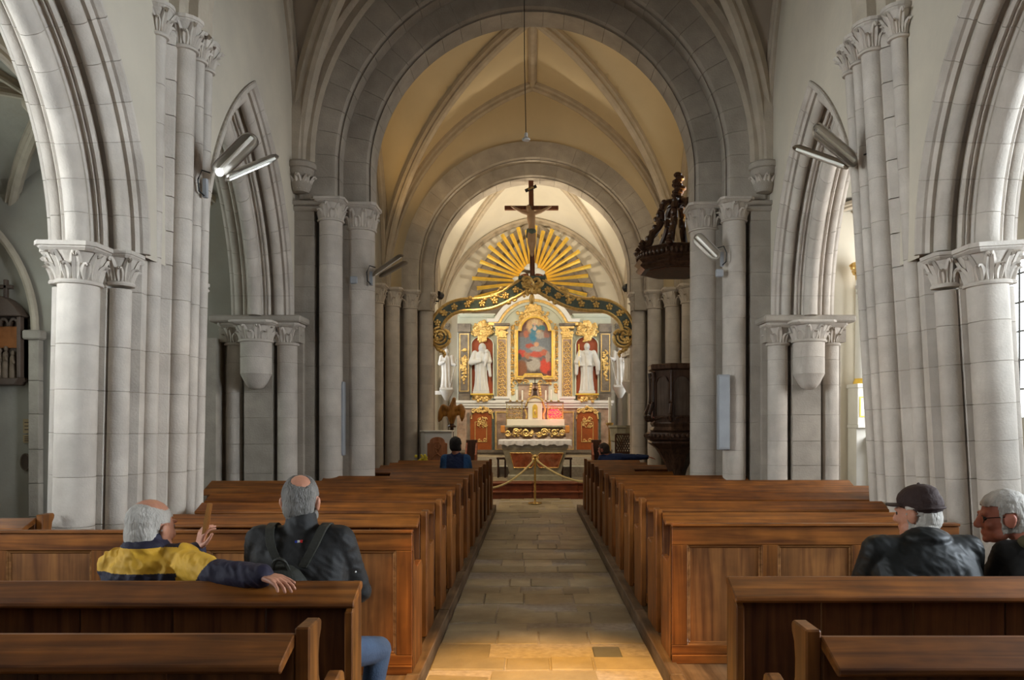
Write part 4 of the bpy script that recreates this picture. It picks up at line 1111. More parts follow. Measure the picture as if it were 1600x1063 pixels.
    pp = (773, 794) if s < 0 else (877, 898)
    T = plate('base_panel', pp[0], pp[1], 641, 706, YR-.02, YR+.05, marble)
    a = q(pp[0]+1, 704); b = q(pp[1]-1, 643)
    MB().ring([(a[0], a[1]), (b[0], a[1]), (b[0], b[1]), (a[0], b[1])], [(a[0]+.035, a[1]+.04), (b[0]-.035, a[1]+.04), (b[0]-.035, b[1]-.04), (a[0]+.035, b[1]-.04)], YR-.045, YR-.01).build('gilt_border', gold, T)
# sunburst behind the altarpiece top
YS = 21.95
c = P(832, 440, YS)
SB = empty('sunburst', c, 'fan of long golden rays spreading above the altarpiece', 'ornament')
angs = [-14, -4, 6, 15, 24, 33, 42, 51, 60, 69, 78, 87, 96, 105, 114, 123, 132, 141, 150, 159, 168, 177, 187, 196]
for i, a in enumerate(angs):
    r0, r1 = .42, (1.60 if i % 2 else 1.48)*(1.0 if 20 < a < 160 else 1.08); w = .058
    d = Vector((math.cos(R(a)), 0, math.sin(R(a)))); n = Vector((-d.z, 0, d.x))
    rows = [[c+d*r+n*ww+Vector((0, 0, 0)), c+d*r+Vector((0, -.045, 0)), c+d*r-n*ww, c+d*r+Vector((0, .02, 0))] for r, ww in ((r0, w*.6), (r1, w))]
    MB().sweep(rows, closed_prof=True).build('ray', gold_b, SB)
mb = MB(); 
for k in range(26):
    a = rg.uniform(0, 2*pi); rr = rg.uniform(.15, .5); mb.ball((c.x+rr*math.cos(a), YS-.02, c.z+rr*math.sin(a)), (rg.uniform(.08, .15), .07, rg.uniform(.06, .12)), 8, 5)
mb.build('cloud', statue_m, SB, smooth=True)
MB().box(c.x-.2, c.x+.2, YS, 22.3, c.z-.2, c.z+.2).build('wall_bracket', black_m, SB)

# ------------------------------------------------------------------ high altar with tabernacle, candlesticks
Y2 = 20.75
def q2(px, py, Y=Y2): v = P(px, py, Y); return (v.x, v.z)
HA = empty('high_altar', (0, Y2, .74), 'old high altar with gilded curved front against the altarpiece', 'altar')
def bx2(nm, px0, px1, py0, py1, y0, y1, m, par, bev=.008):
    a = q2(px0, py1); b = q2(px1, py0); return MB().box(a[0], b[0], y0, y1, a[1], b[1]).build(nm, m, par, bevel=bev)
bx2('gradine', 792, 882, 655.5, 666, Y2-.02, Y2+.6, cream_w, HA); bx2('table_slab', 786, 886, 665, 668, Y2-.22, Y2+.6, marble_g, HA)
a = q2(789, 713); b = q2(885, 668); rows = []
for i in range(13):
    t = i/12; z = a[1]+(b[1]-a[1])*t; bulge = .16*math.sin(pi*min(1, t*1.15))-.22*(t > .82)*(t-.82)
    e = .10*math.sin(pi*t)
    rows.append([(a[0]+.1-e, Y2-.05-bulge, z), (b[0]-.1+e, Y2-.05-bulge, z), (b[0]-.1+e, Y2+.5, z), (a[0]+.1-e, Y2+.5, z)])
AF = MB().sweep(rows, closed_prof=True).build('altar_front', marble, HA, smooth=True, sharp=40)
mb = MB()
def scr2(cx, cy, r, s, rad=.02):
    pts = []
    for i in range(24):
        t = i/23; an = s*1.5*2*pi*t; rr = r*(1-.8*t); x, z = q2(cx+rr*math.cos(an), cy-rr*math.sin(an)); pts.append((x, Y2-.235, z))
    mb.tube(pts, rad, 6)
for s in (-1, 1):
    scr2(836+s*14, 676, 6, s, .028); scr2(836+s*30, 675, 5, -s, .026); scr2(836+s*42, 677, 5, s, .024); scr2(836+s*6, 679, 4, -s)
for k in range(40):
    x, z = q2(rg.uniform(793, 880), rg.uniform(671, 682)); mb.ball((x, Y2-.215, z), (.035, .02, .025), 6, 4)
mb.build('gilt_scrolls', gold, AF, smooth=True)
for s, px in ((-1, 786), (1, 886)): 
    u = q2(px, 672); MB().box(u[0]-.06, u[0]+.06, Y2-.28, Y2-.1, u[1]-.08, u[1]+.12).build('corner_cloth', mat('orange_cloth_%d' % (s+1), (.55, .22, .05), .8), HA, bevel=.02)
TB = empty('tabernacle', (q2(835.5, 657)[0], Y2+.2, q2(835.5, 655.5)[1]), 'white and gilt tabernacle with arched top on the high altar', 'tabernacle')
bx2('body', 825, 847, 628, 655.5, Y2+.05, Y2+.4, cream_w, TB)
ar = [q2(836+11.5*math.cos(R(t)), 628-8*math.sin(R(t))) for t in range(0, 181, 15)]
MB().prism(ar, Y2+.02, Y2+.42, 'y').build('arched_top', cream_w, TB)
MB().ring([q2(836+13*math.cos(R(t)), 628-9.5*math.sin(R(t))) for t in range(0, 181, 15)], [q2(836+10*math.cos(R(t)), 628-6.5*math.sin(R(t))) for t in range(0, 181, 15)], Y2-.01, Y2+.42, closed=False).build('gilt_arch', gold, TB)
DR = MB().prism([q2(832, 653), q2(840, 653), q2(840, 637)]+[q2(836+4*math.cos(R(t)), 637-5*math.sin(R(t))) for t in range(0, 181, 20)], Y2+.02, Y2+.06, 'y').build('tabernacle_door', gold_b, TB)
mb = MB(); u = q2(836, 644); mb.ball((u[0], Y2+.02, u[1]), (.03, .02, .07), 8, 6); mb.build('figure_relief', gold, DR, smooth=True)
mb = MB()
for s in (-1, 1):
    pts = [(q2(836+s*px, py)[0], Y2+.15, q2(836+s*px, py)[1]) for px, py in ((14, 655), (13, 648), (16, 640), (14, 634), (12, 628))]
    mb.tube(pts, .03, 6)
    for py in range(600, 620, 4): u = q2(836+s*(6+(py-600)*.15), py); mb.ball((u[0], Y2+.2, u[1]), .045, 7, 5)
mb.build('gilt_volutes', gold, TB, smooth=True)
mb = MB(); u = q2(836, 611); mb.lathe([(.10, -.14), (.07, -.1), (.05, .0), (.07, .05), (.03, .08)], (u[0], Y2+.2, u[1]), seg=10); mb.box(u[0]-.012, u[0]+.012, Y2+.19, Y2+.21, u[1]+.05, u[1]+.36); mb.box(u[0]-.09, u[0]+.09, Y2+.19, Y2+.21, u[1]+.2, u[1]+.225)
mb.build('crucifix_finial', oak_d, TB)
cz = q2(0, 629)[1]
for s in (-1, 1):     # openwork candle branches, dark shelf and candles
    cx = 803.5 if s < 0 else 868
    T = empty('candle_stand', (q2(cx, 656)[0], Y2+.15, q2(cx, 655.5)[1]), 'wrought openwork candle stand %s the tabernacle' % ('left of' if s < 0 else 'right of, before a red glow behind,'), 'candle stand')
    a = q2(cx-14, 630); b = q2(cx+13, 627.5); MB().box(a[0], b[0], Y2+.1, Y2+.22, a[1], b[1]).build('shelf', marble_d, T)
    mb = MB()
    for k in range(5):
        for j in range(3):
            pts = []
            for i in range(14):
                t = i/13; an = (k+j)*1.3+2*pi*1.2*t; rr = 3.2*(1-.75*t); x, z = q2(cx-10+k*5+rr*math.cos(an), 637+j*7-rr*math.sin(an)); pts.append((x, Y2+.15, z))
            mb.tube(pts, .010, 5)
    for px in (cx-12, cx+12): u = q2(px, 655.5); v = q2(px, 629); mb.box(u[0]-.012, u[0]+.012, Y2+.14, Y2+.165, u[1], v[1])
    u = q2(cx-12, 655.5); v = q2(cx+12, 654); mb.box(u[0], v[0], Y2+.08, Y2+.22, u[1], v[1])
    mb.build('scrollwork', brass if s < 0 else gold, T, smooth=True)
    for px, lab in zip(((797, 807.5, 816) if s < 0 else (853, 861.5, 873)), ('outer', 'middle', 'inner')):
        u = q2(px, 627.5); h = .30+(.02 if lab == 'middle' else 0)
        K = empty('altar_candle', (u[0], Y2+.16, u[1]), 'white candle, %s at pixel-left of three %s the tabernacle' % ('x', 'y'), 'candle', 'white candles beside the tabernacle')
        order = {797: 'leftmost', 807.5: 'second from left', 816: 'third from left', 853: 'fourth from left', 861.5: 'fifth from left', 873: 'rightmost'}[px]
        K['label'] = 'white altar candle, %s of the six around the tabernacle' % order
        MB().lathe([(.022, .02), (.022, h), (.01, h+.01)], (u[0], Y2+.16, u[1]), seg=10).build('stick', wax, K, smooth=True)
        MB().lathe([(.04, 0), (.045, .012), (.025, .02), (.026, .04)], (u[0], Y2+.16, u[1]), seg=10).build('holder', brass, K, smooth=True)
        MB().tube([(u[0], Y2+.16, u[1]+h), (u[0]+.002, Y2+.16, u[1]+h+.03)], .003, 5).build('wick', black_m, K)
u = q2(867, 655)
T = empty('sanctuary_lamp', (u[0], Y2+.28, q2(867, 655.5)[1]), 'glowing red sanctuary lamp behind the candle stand', 'lamp')
MB().lathe([(.05, .0), (.13, .03), (.20, .12), (.20, .18), (.12, .26), (.10, .28)], (u[0], Y2+.36, q2(867, 655.5)[1]), seg=18).build('glass_bowl', red_glass, T, smooth=True)
MB().lathe([(.07, 0), (.09, .01), (.05, .03)], (u[0], Y2+.36, q2(867, 655.5)[1]), seg=14).build('foot', brass, T, smooth=True)
lp = bpy.data.lights.new('red_lamp_glow', 'POINT'); lp.energy = 5; lp.color = (1, .08, .12); lp.shadow_soft_size = .1
lo = bpy.data.objects.new('red_lamp_glow', lp); COL.objects.link(lo); lo.location = (u[0], Y2-.05, u[1]+.14)

# ------------------------------------------------------------------ forward altar with cloth
Y3 = 18.75
def q3(px, py, Y=Y3): v = P(px, py, Y); return (v.x, v.z)
FA = empty('stone_altar', (0, Y3, .235), 'forward stone altar with red marble panels tapering to its base', 'altar')
rows = []
yb_ = Y3+.75
for (p0, p1, py, e) in ((793, 878, 752, .0), (793, 878, 744, .0), (797, 876, 742, .02), (786, 885, 704, -.06), (784, 888, 700, -.08), (784, 888, 695, -.08)):
    a = q3(p0, py); b = q3(p1, py); rows.append([(a[0], Y3+e, a[1]), (b[0], Y3+e, b[1]), (b[0], yb_-e, b[1]), (a[0], yb_-e, a[1])])
MB().sweep(rows, closed_prof=True).build('altar_body', marble_g, FA)
for s in (-1, 1):
    pts = [(797, 708), (829, 708), (834, 713), (834, 726), (830, 731), (803, 731)] if s < 0 else [(880, 708), (844, 708), (839, 713), (839, 726), (843, 731), (872, 731)]
    f = lambda py: Y3-.06+.08*((py-704)/38)-.004
    vs = [(q3(px, py)[0], f(py)-.016, q3(px, py)[1]) for px, py in pts]; n = len(vs)
    PN = MB().add(vs+[(x, yy+.03, z) for x, yy, z in vs], [tuple(range(n)), tuple(range(2*n-1, n-1, -1))]+[(i, (i+1) % n, n+(i+1) % n, n+i) for i in range(n)]).build('marble_panel', marble_r, FA)
    mb = MB(); mb.tube([(x, yy-.003, z) for x, yy, z in vs+vs[:1]], .012, 6); mb.build('gilt_border', gold, PN)
mb = MB(); u = q3(836.5, 716)
for k in range(14): an = k*2*pi/14; mb.ball((u[0]+.07*math.cos(an), Y3-.07, u[1]+.07*math.sin(an)), .028, 6, 4)
mb.ball((u[0], Y3-.075, u[1]), .05, 8, 6); mb.build('gilt_rosette', gold, FA, smooth=True)
a = q3(779, 695); b = q3(893, 687)
vs = []; fs = []; n = 40
CL = MB()
x0, x1 = a[0], b[0]; zt = q3(0, 688)[1]; zb = q3(0, 695.5)[1]
rows = []
for i in range(n+1):
    x = x0+(x1-x0)*i/n; w = .008*math.sin(i*1.7); hang = zb+.02*math.sin(i*.9)+.01*math.sin(i*2.3)
    rows.append([(x, Y3-.135+w, hang), (x, Y3-.13+w, zt-.01), (x, Y3-.115, zt+.004), (x, yb_+.10, zt+.004), (x, yb_+.12+w, zt-.02), (x, yb_+.125, hang), (x, yb_+.10, hang), (x, yb_+.09, zt-.02), (x, Y3-.10, zt-.02), (x, Y3-.115+w, hang)])
CL.sweep(rows, closed_prof=True)
CT = CL.build('altar_cloth', cloth_w, None, origin=(0, Y3, zt), smooth=True, sharp=40); tag(CT, 'white linen cloth covering the forward altar', 'altar cloth')
# dark benches beside the altar
for px0, px1, nm in ((776, 792, 'left'), (876, 894, 'right')):
    a = q3(px0, 741, 19.7); b = q3(px1, 715, 19.7)
    T = empty('small_bench', ((a[0]+b[0])/2, 19.75, .235), 'low dark bench at the %s side of the stone altar' % nm, 'bench')
    MB().box(a[0], b[0], 19.57, 19.86, b[1]-.05, b[1]).build('seat', oak_d, T, bevel=.01)
    for xx in (a[0]+.02, b[0]-.06):
        for yy in (19.59, 19.80): MB().box(xx, xx+.04, yy, yy+.05, .235, b[1]-.05).build('leg', oak_d, T)
# ------------------------------------------------------------------ blob modelling (statues and people)
def tri_to_obj(v, f, name):
    me = bpy.data.meshes.new(name); me.from_pydata(v, [], f); return me
def cap_mesh(mb, p0, p1, r0, r1, seg=12):
    p0 = Vector(p0); p1 = Vector(p1); d = p1-p0; L = d.length
    if L < 1e-5: mb.ball(p0, r0, seg, 8); return
    t = d/L; u = Vector((0, 0, 1)) if abs(t.z) < .9 else Vector((1, 0, 0)); a = t.cross(u).normalized(); b = t.cross(a)
    rows = []
    for ang in (-80, -55, -28, 0): rows.append((p0+t*r0*math.sin(R(ang)), r0*math.cos(R(ang))))
    for ang in (0, 28, 55, 80): rows.append((p1+t*r1*math.sin(R(ang)), r1*math.cos(R(ang))))
    mb.sweep([[c+a*rr*math.cos(2*pi*k/seg)+b*rr*math.sin(2*pi*k/seg) for k in range(seg)] for c, rr in rows], closed_prof=True)
def ell(mb, c, r, rot=None, seg=16, rings=10):
    t = MB().ball((0, 0, 0), r, seg, rings); M = rot or Matrix.Identity(3)
    mb.add([Vector(c)+M @ Vector(v) for v in t.v], t.f)
def chain(mb, pts, rads, seg=12):
    for i in range(len(pts)-1): cap_mesh(mb, pts[i], pts[i+1], rads[i], rads[i+1], seg)
def fuse(mb, voxel, smooth_it=6, name='body'):
    """union of overlapping volumes as one continuous skin"""
    me = bpy.data.meshes.new(name); me.from_pydata(mb.v, [], mb.f)
    bm = bmesh.new(); bm.from_mesh(me); bmesh.ops.recalc_face_normals(bm, faces=bm.faces); bm.to_mesh(me); bm.free()
    o = bpy.data.objects.new(name, me); COL.objects.link(o)
    r = o.modifiers.new('r', 'REMESH'); r.mode = 'VOXEL'; r.voxel_size = voxel
    s = o.modifiers.new('s', 'SMOOTH'); s.factor = .5; s.iterations = smooth_it
    dg = bpy.context.evaluated_depsgraph_get(); ev = o.evaluated_get(dg)
    out = bpy.data.meshes.new_from_object(ev)
    bpy.data.objects.remove(o); bpy.data.meshes.remove(me)
    out.polygons.foreach_set('use_smooth', [True]*len(out.polygons))
    return out
def link_mesh(me, name, mats, parent, face_mat=None, label=None):
    """mesh in world coordinates -> part under parent"""
    off = wpos(parent) if parent else Vector((0, 0, 0))
    me.materials.clear()
    for m in (mats if isinstance(mats, (list, tuple)) else [mats]): me.materials.append(m)
    if face_mat:
        for p in me.polygons: p.material_index = face_mat(p.center)
    me.transform(Matrix.Translation(-off))
    o = bpy.data.objects.new(name, me); COL.objects.link(o); o.parent = parent
    if label: o['label'] = label
    return o
def shell(me, fn, mname, parent, name, thick_in=.004):
    """closed shell grown from a mesh region: fn(world co)->thickness (0 = not covered)"""
    off = wpos(parent); co = [v.co+off for v in me.vertices]; no = [v.normal.copy() for v in me.vertices]
    th = [fn(c) for c in co]
    keep = [p for p in me.polygons if all(th[i] > 1e-4 for i in p.vertices)]
    idx = {}; vs = []
    for p in keep:
        for i in p.vertices:
            if i not in idx: idx[i] = len(vs)//2; vs += [co[i]+no[i]*th[i], co[i]-no[i]*thick_in]
    fs = []; ed = {}
    for p in keep:
        a = [idx[i] for i in p.vertices]
        fs.append(tuple(2*i for i in a)); fs.append(tuple(2*i+1 for i in reversed(a)))
        for k in range(len(a)):
            e = (a[k], a[(k+1) % len(a)]); ed[e] = 1
    for (a, b) in list(ed):
        if (b, a) not in ed: fs.append((2*a, 2*a+1, 2*b+1, 2*b))
    mb = MB().add(vs, fs)
    return mb.build(name, mname, parent, smooth=True, sharp=80)

# ------------------------------------------------------------------ statues
def robe(mb, c, h, w, d, lean=0, folds=9, seed=1, top=.42, flare=1.0):
    """draped body from the ground c up to the shoulders at height h"""
    r = random.Random(seed); ph = r.uniform(0, 6); rows = []; n = 48
    prof = [(0, 1.0*flare), (.08, .96*flare), (.25, .86), (.45, .80), (.60, .84), (.75, .92), (.88, .95), (.95, .80), (1.0, .42)]
    for t, s in prof:
        amp = .17*(1-t)**.6+.03; row = []
        for k in range(n):
            a = 2*pi*k/n; f = 1+amp*math.sin(folds*a+ph+2.2*t)+amp*.5*math.sin(2.3*folds*a+ph*2-1.5*t)
            row.append((c[0]+w*s*f*math.cos(a)+lean*t, c[1]+d*s*f*math.sin(a), c[2]+h*t))
        rows.append(row)
    mb.sweep(rows, closed_prof=True)
def statue(name, base, H, label, kind, m, plinth=True, turn=0):
    T = empty(name, base, label, 'statue')
    x, y, z = base; mb = MB(); hd = H*.075
    ph = .055*H if plinth else 0
    z0 = z+ph
    hh = H-ph; sh = z0+hh*.80
    if plinth: MB().box(x-.16*H, x+.16*H, y-.11*H, y+.11*H, z, z0+.005).build('statue_base', m, T, bevel=.01)
    robe(mb, (x, y, z0), hh*.83, hh*.145, hh*.10, seed=len(label))
    cap_mesh(mb, (x, y, sh), (x, y-.01*H, z0+hh*.88), hd*.5, hd*.5)
    hx = x+(.02*H if kind == 'mary' else 0)
    ell(mb, (hx, y-.015*H, z0+hh*.925), (hd*.78, hd*.88, hd*1.05))
    ell(mb, (hx, y-.015*H-hd*.85, z0+hh*.915), (hd*.16, hd*.22, hd*.26))
    W = hh*.135
    if kind == 'mary':
        ell(mb, (hx, y+.01*H, z0+hh*.90), (hd*1.05, hd*.95, hd*1.45))     # veil
        chain(mb, [(x-W, y, sh), (x-W*1.5, y-.05*H, z0+hh*.60), (x-.1*W, y-.12*H, z0+hh*.62)], [.055*H, .062*H, .03*H])
        chain(mb, [(x+W, y, sh), (x+W*1.3, y-.06*H, z0+hh*.62), (x+W*.5, y-.12*H, z0+hh*.63)], [.05*H, .05*H, .03*H])
        # child
        chain(mb, [(x+W*.8, y-.12*H, z0+hh*.66), (x+W*.9, y-.12*H, z0+hh*.76)], [.05*H, .042*H]); ell(mb, (x+W*.9, y-.13*H, z0+hh*.825), (.038*H, .04*H, .045*H))
        chain(mb, [(x+W*.8, y-.13*H, z0+hh*.64), (x+W*.6, y-.14*H, z0+hh*.52)], [.03*H, .02*H])
        chain(mb, [(x+W*1.15, y-.05*H, z0+hh*.6), (x+W*1.4, y-.05*H, z0+hh*.32)], [.04*H, .03*H])
    elif kind == 'monk':
        robe(mb, (x, y, z0+hh*.52), hh*.33, hh*.165, hh*.10, seed=4, folds=5)
        chain(mb, [(x-W*1.05, y, sh), (x-W*1.55, y-.06*H, z0+hh*.60), (x-W*1.2, y-.10*H, z0+hh*.70)], [.055*H, .06*H, .03*H])
        chain(mb, [(x+W*1.05, y, sh), (x+W*1.6, y-.05*H, z0+hh*.58), (x+W*1.75, y-.06*H, z0+hh*.44)], [.055*H, .06*H, .035*H])
        for s in (-1, 1): chain(mb, [(x+s*W*1.6, y-.05*H, z0+hh*.58), (x+s*W*1.65, y-.03*H, z0+hh*.36)], [.045*H, .035*H])
    else:
        s = turn
        chain(mb, [(x-W, y, sh), (x-W*1.25, y-.06*H, z0+hh*.62), (x-W*(1.9 if s > 0 else .3), y-.14*H, z0+hh*.66)], [.05*H, .045*H, .025*H])
        chain(mb, [(x+W, y, sh), (x+W*1.25, y-.06*H, z0+hh*.60), (x+W*(1.9 if s < 0 else .4), y-.14*H, z0+hh*.58)], [.05*H, .045*H, .025*H])
    link_mesh(fuse(mb, H*.0095, 1, 'figure'), 'figure', m, T)
    if kind == 'monk':
        pts = [(x-W*1.25, y-.11*H, z0+hh*.50), (x-W*1.3, y-.11*H, z0+hh*.97)]
        MB().tube(pts, .008*H, 6).build('staff', gold_b, T)
    if kind == 'staff':
        s = turn; xx = x+s*-W*1.95
        MB().tube([(xx-s*-.0, y-.145*H, z0+hh*.72), (xx+s*.16*H, y-.10*H, z0+.02)], .010*H, 6).build('staff', m, T)
        if s < 0: pass
    return T
b = P(752, 616, YR-.05); statue('virgin_and_child_statue', (b.x, YR-.05, b.z), 1.42, 'white statue of a veiled woman holding a child in the left niche', 'mary', statue_m)
b = P(917, 615.5, YR-.05); statue('monk_statue', (b.x, YR-.05, b.z), 1.42, 'white statue of a robed monk in the right niche', 'monk', statue_m)
for px, py, Y, H, t, lab in ((698, 610, 20.9, 1.12, -1, 'pale stone saint with staff on a bracket at the left chancel wall'), (969, 606, 20.9, 1.18, 1, 'pale stone saint holding a long staff at the right chancel wall'), (983, 598, 20.0, 1.05, -1, 'second pale saint nearest the right sanctuary pillar')):
    b = P(px, py, Y)
    T = statue('saint_statue', (b.x, Y, b.z), H, lab, 'staff', statue_g, turn=t)
    s = 1 if b.x > 0 else -1
    MB().lathe([(.05, -.28), (.10, -.2), (.18, -.05), (.20, 0)], (b.x, Y, b.z), seg=12).build('bracket', statue_g, T, smooth=True)
    MB().box(min(b.x, s*2.73), max(b.x, s*2.73), Y-.05, Y+.05, b.z-.12, b.z-.02).build('bracket_arm', statue_g, T)

# ------------------------------------------------------------------ rood beam with crucifix
YB = 17.02
def smoothpath(pts, n=8):
    pts = [Vector(p) for p in pts]; out = []
    for i in range(len(pts)-1):
        p0 = pts[max(0, i-1)]; p1 = pts[i]; p2 = pts[i+1]; p3 = pts[min(len(pts)-1, i+2)]
        for k in range(n):
            t = k/n; out.append(.5*((2*p1)+(p2-p0)*t+(2*p0-5*p1+4*p2-p3)*t*t+(3*p1-p0-3*p2+p3)*t**3))
    out.append(pts[-1]); return out
RB = empty('rood_beam', P(832, 436, YB), 'carved gilded beam curving across the sanctuary arch under the crucifix', 'beam')
half = [(826, 441), (815, 449), (800, 458), (784, 467), (766, 474), (745, 477), (722, 478), (704, 484), (690, 496), (682, 512), (681, 526), (687, 535), (695, 533), (697, 525), (692, 521)]
for s in (-1, 1):
    pts = smoothpath([P(VX-1+s*(VX-1-px), py, YB) for px, py in half], 5)
    n = len(pts)
    def wd(i): 
        t = i/(n-1); return .125*(1-.45*max(0, (t-.68)/.32)) * (1.12 if t < .15 else 1)
    rows = []; r1 = []; r2 = []; r3 = []
    for i, p in enumerate(pts):
        t = (pts[min(n-1, i+1)]-pts[max(0, i-1)]).normalized(); nn = Vector((-t.z, 0, t.x)); w = wd(i); d = .10
        rows.append([p+nn*w*.8+Vector((0, -d, 0)), p-nn*w*.8+Vector((0, -d, 0)), p-nn*w*.8+Vector((0, d, 0)), p+nn*w*.8+Vector((0, d, 0))])
        r1.append(p+nn*w+Vector((0, -d*.7, 0))); r2.append(p-nn*w+Vector((0, -d*.7, 0))); 
    BD = MB().sweep(rows, closed_prof=True).build('beam_arm', green_d, RB)
    MB().tube(r1, .042, 8).build('gilt_edge', gold, BD, smooth=True); MB().tube(r2, .042, 8).build('gilt_edge', gold, BD, smooth=True)
    mb = MB()
    for i in range(3, n-14, 5):
        p = pts[i]; 
        for k in range(5): an = k*2*pi/5+i; mb.ball((p.x+.05*math.cos(an), YB-.11, p.z+.05*math.sin(an)), (.032, .03, .032), 6, 4)
        mb.ball((p.x, YB-.13, p.z), .03, 6, 4)
    mb.build('gilt_rosettes', gold, BD, smooth=True); 
    mb = MB()
    def leaf_sc(px, py, r, sg, rad=.035, st=0):
        c = P(VX-1+s*(VX-1-px), py, YB); q_ = []
        for i in range(22):
            t = i/21; an = st+sg*s*1.5*2*pi*t; rr = r*(1-.8*t)*YB/F; q_.append((c.x+rr*math.cos(an), YB-.08, c.z+rr*math.sin(an)))
        mb.tube(q_, [rad*(1-.4*i/21) for i in range(22)], 6)
    leaf_sc(783, 459, 8, 1); leaf_sc(770, 466, 5, -1); leaf_sc(736, 470, 4, 1); leaf_sc(812, 458, 5, -1, .03); leaf_sc(702, 492, 4, -1, .025); leaf_sc(803, 468, 4, 1, .025)
    for px, py in ((783, 452), (735, 467), (776, 464), (758, 469), (795, 474), (690, 489)):
        c = P(VX-1+s*(VX-1-px), py, YB); mb.ball((c.x, YB-.09, c.z), (.06, .05, .05), 8, 5)
    mb.build('gilt_leaves', gold, BD, smooth=True)
    c = P(VX-1+s*(VX-1-688), 526, YB); sp = []
    for i in range(30): t = i/29; an = pi/2+s*(-2.2)*2*pi*t; rr = .20*(1-.85*t); sp.append((c.x+rr*math.cos(an), YB-.11, c.z+rr*math.sin(an)))
    MB().tube(sp, .028, 7).build('gilt_spiral', gold, BD, smooth=True)
    mb = MB(); c = P(VX-1+s*(VX-1-684), 545, YB)      # hanging leaf end
    for k in range(7): t = k/6; mb.ball((c.x-s*.03-s*.10*t*-1*-1+s*.05*math.sin(k), YB-.05, c.z+.06-.22*t), (.07*(1-.6*t), .05, .05), 8, 5)
    mb.build('gilt_tail', gold, BD, smooth=True)
    c = P(VX-1+s*(VX-1-676), 500, YB)
    MB().box(min(c.x, s*2.16), max(c.x, s*2.16), YB-.04, YB+.04, c.z-.04, c.z+.04).build('wall_anchor', black_m, BD)
mb = MB(); c = P(831, 445, YB)
for s in (-1, 1):
    for r, dx, dz in ((.13, .12, .03), (.09, .07, -.13)):
        q_ = []
        for i in range(20): t = i/19; an = -s*1.4*2*pi*t; rr = r*(1-.8*t); q_.append((c.x+s*dx+rr*math.cos(an), YB-.14, c.z+dz+rr*math.sin(an)))
        mb.tube(q_, .035, 6)
for k in range(30): mb.ball((c.x+rg.uniform(-.2, .2), YB-.12, c.z+rg.uniform(-.28, .08)), rg.uniform(.03, .06), 6, 4)
mb.ball((c.x, YB-.1, c.z-.33), (.06, .05, .12), 8, 6); mb.build('gilt_cartouche', gold, RB, smooth=True)
a = P(810, 437, YB); b = P(852, 434.5, YB); MB().box(a.x, b.x, YB-.15, YB+.15, a.z-.02, b.z+.02).build('cross_ledge', green_d, RB, bevel=.01)
mb = MB()
for s in (-1, 1):
    for k in range(5): p = P(831+s*(8+k*2.4), 431-k*.2+k*k*.25, YB); mb.ball((p.x, YB-.03, p.z), (.05, .05, .045), 8, 5)
mb.build('red_gilt_scroll', marble_r, RB, smooth=True)
CX = empty('crucifix', P(831, 434, YB), 'wooden crucifix with a carved figure above the gilded beam', 'crucifix')
tilt = -.012
def cp(px, py, dy=0): v = P(px, py, YB); return Vector((v.x, YB+dy, v.z))
a = cp(825, 434); b = cp(834, 277); MB().sweep([[(p.x+dx+e, YB+dy, p.z) for dx, dy in ((-.055, -.05), (.055, -.05), (.055, .05), (-.055, .05))] for p, e in ((cp(832, 434), 0), (cp(829.5, 277), 0))], closed_prof=True).build('upright', cross_w, CX, bevel=.006)
a = cp(788.5, 329.5); b = cp(872.5, 321); MB().box(a.x, b.x, YB-.055, YB+.045, a.z+.015, b.z-.02).build('crossbar', cross_w, CX, bevel=.006)
p = cp(829.5, 296, -.06)
PL = MB().box(-.135, .135, -.012, .012, -.035, .035).build('title_plaque', black_m, None, local=True); PL.parent = CX; PL.location = p-wpos(CX); PL.rotation_euler = (0, -R(24), 0)
tc_ = bpy.data.curves.new('inri', 'FONT'); tc_.body = 'INRI'; tc_.size = .075; tc_.extrude = .002; tc_.align_x = 'CENTER'; tc_.align_y = 'CENTER'
to = bpy.data.objects.new('lettering', tc_); COL.objects.link(to)
dg = bpy.context.evaluated_depsgraph_get(); tm = bpy.data.meshes.new_from_object(to.evaluated_get(dg)); bpy.data.objects.remove(to)
tm.materials.clear(); tm.materials.append(gold); tm.transform(Matrix.Rotation(pi/2, 4, 'X')); to = bpy.data.objects.new('lettering', tm); COL.objects.link(to); to.parent = PL; to.location = (0, -.015, 0)
mb = MB(); fy = -.11
hip = cp(831, 362, fy); ch = cp(830, 344, fy); sh = cp(830, 335, fy)
chain(mb, [cp(831, 364, fy), cp(831, 354, fy), cp(830, 343, fy), cp(830, 336, fy)], [.085, .075, .10, .085])
for s in (-1, 1):
    chain(mb, [cp(830+s*5, 335.5, fy), cp(830+s*14, 333, fy+.02), cp(830+s*28, 325.5, fy+.03), cp(830+s*31, 324, fy+.04)], [.05, .038, .028, .022])
chain(mb, [cp(828, 365, fy), cp(827.5, 382, fy-.06), cp(831, 398, fy+.03), cp(831, 402, fy-.02)], [.06, .05, .035, .02]); chain(mb, [cp(833.5, 365, fy), cp(834, 382, fy-.05), cp(832, 398, fy+.02), cp(832, 402, fy-.03)], [.06, .05, .035, .02])
chain(mb, [cp(830, 336, fy), cp(828, 332, fy-.02)], [.04, .04]); ell(mb, cp(826, 328.5, fy-.03), (.06, .065, .075)); ell(mb, cp(825.5, 330, fy-.095), (.012, .016, .02))
link_mesh(fuse(mb, .012, 3), 'figure', flesh_s, CX)
mb = MB(); ell(mb, cp(826.5, 327.5, fy-.01), (.072, .068, .075)); link_mesh(fuse(mb, .012, 1), 'hair', hair_b, CX)
mb = MB(); ell(mb, cp(831, 364, fy), (.10, .10, .085)); chain(mb, [cp(826, 362, fy), cp(824, 372, fy)], [.05, .035]); link_mesh(fuse(mb, .012, 2), 'loincloth', green_d, CX)

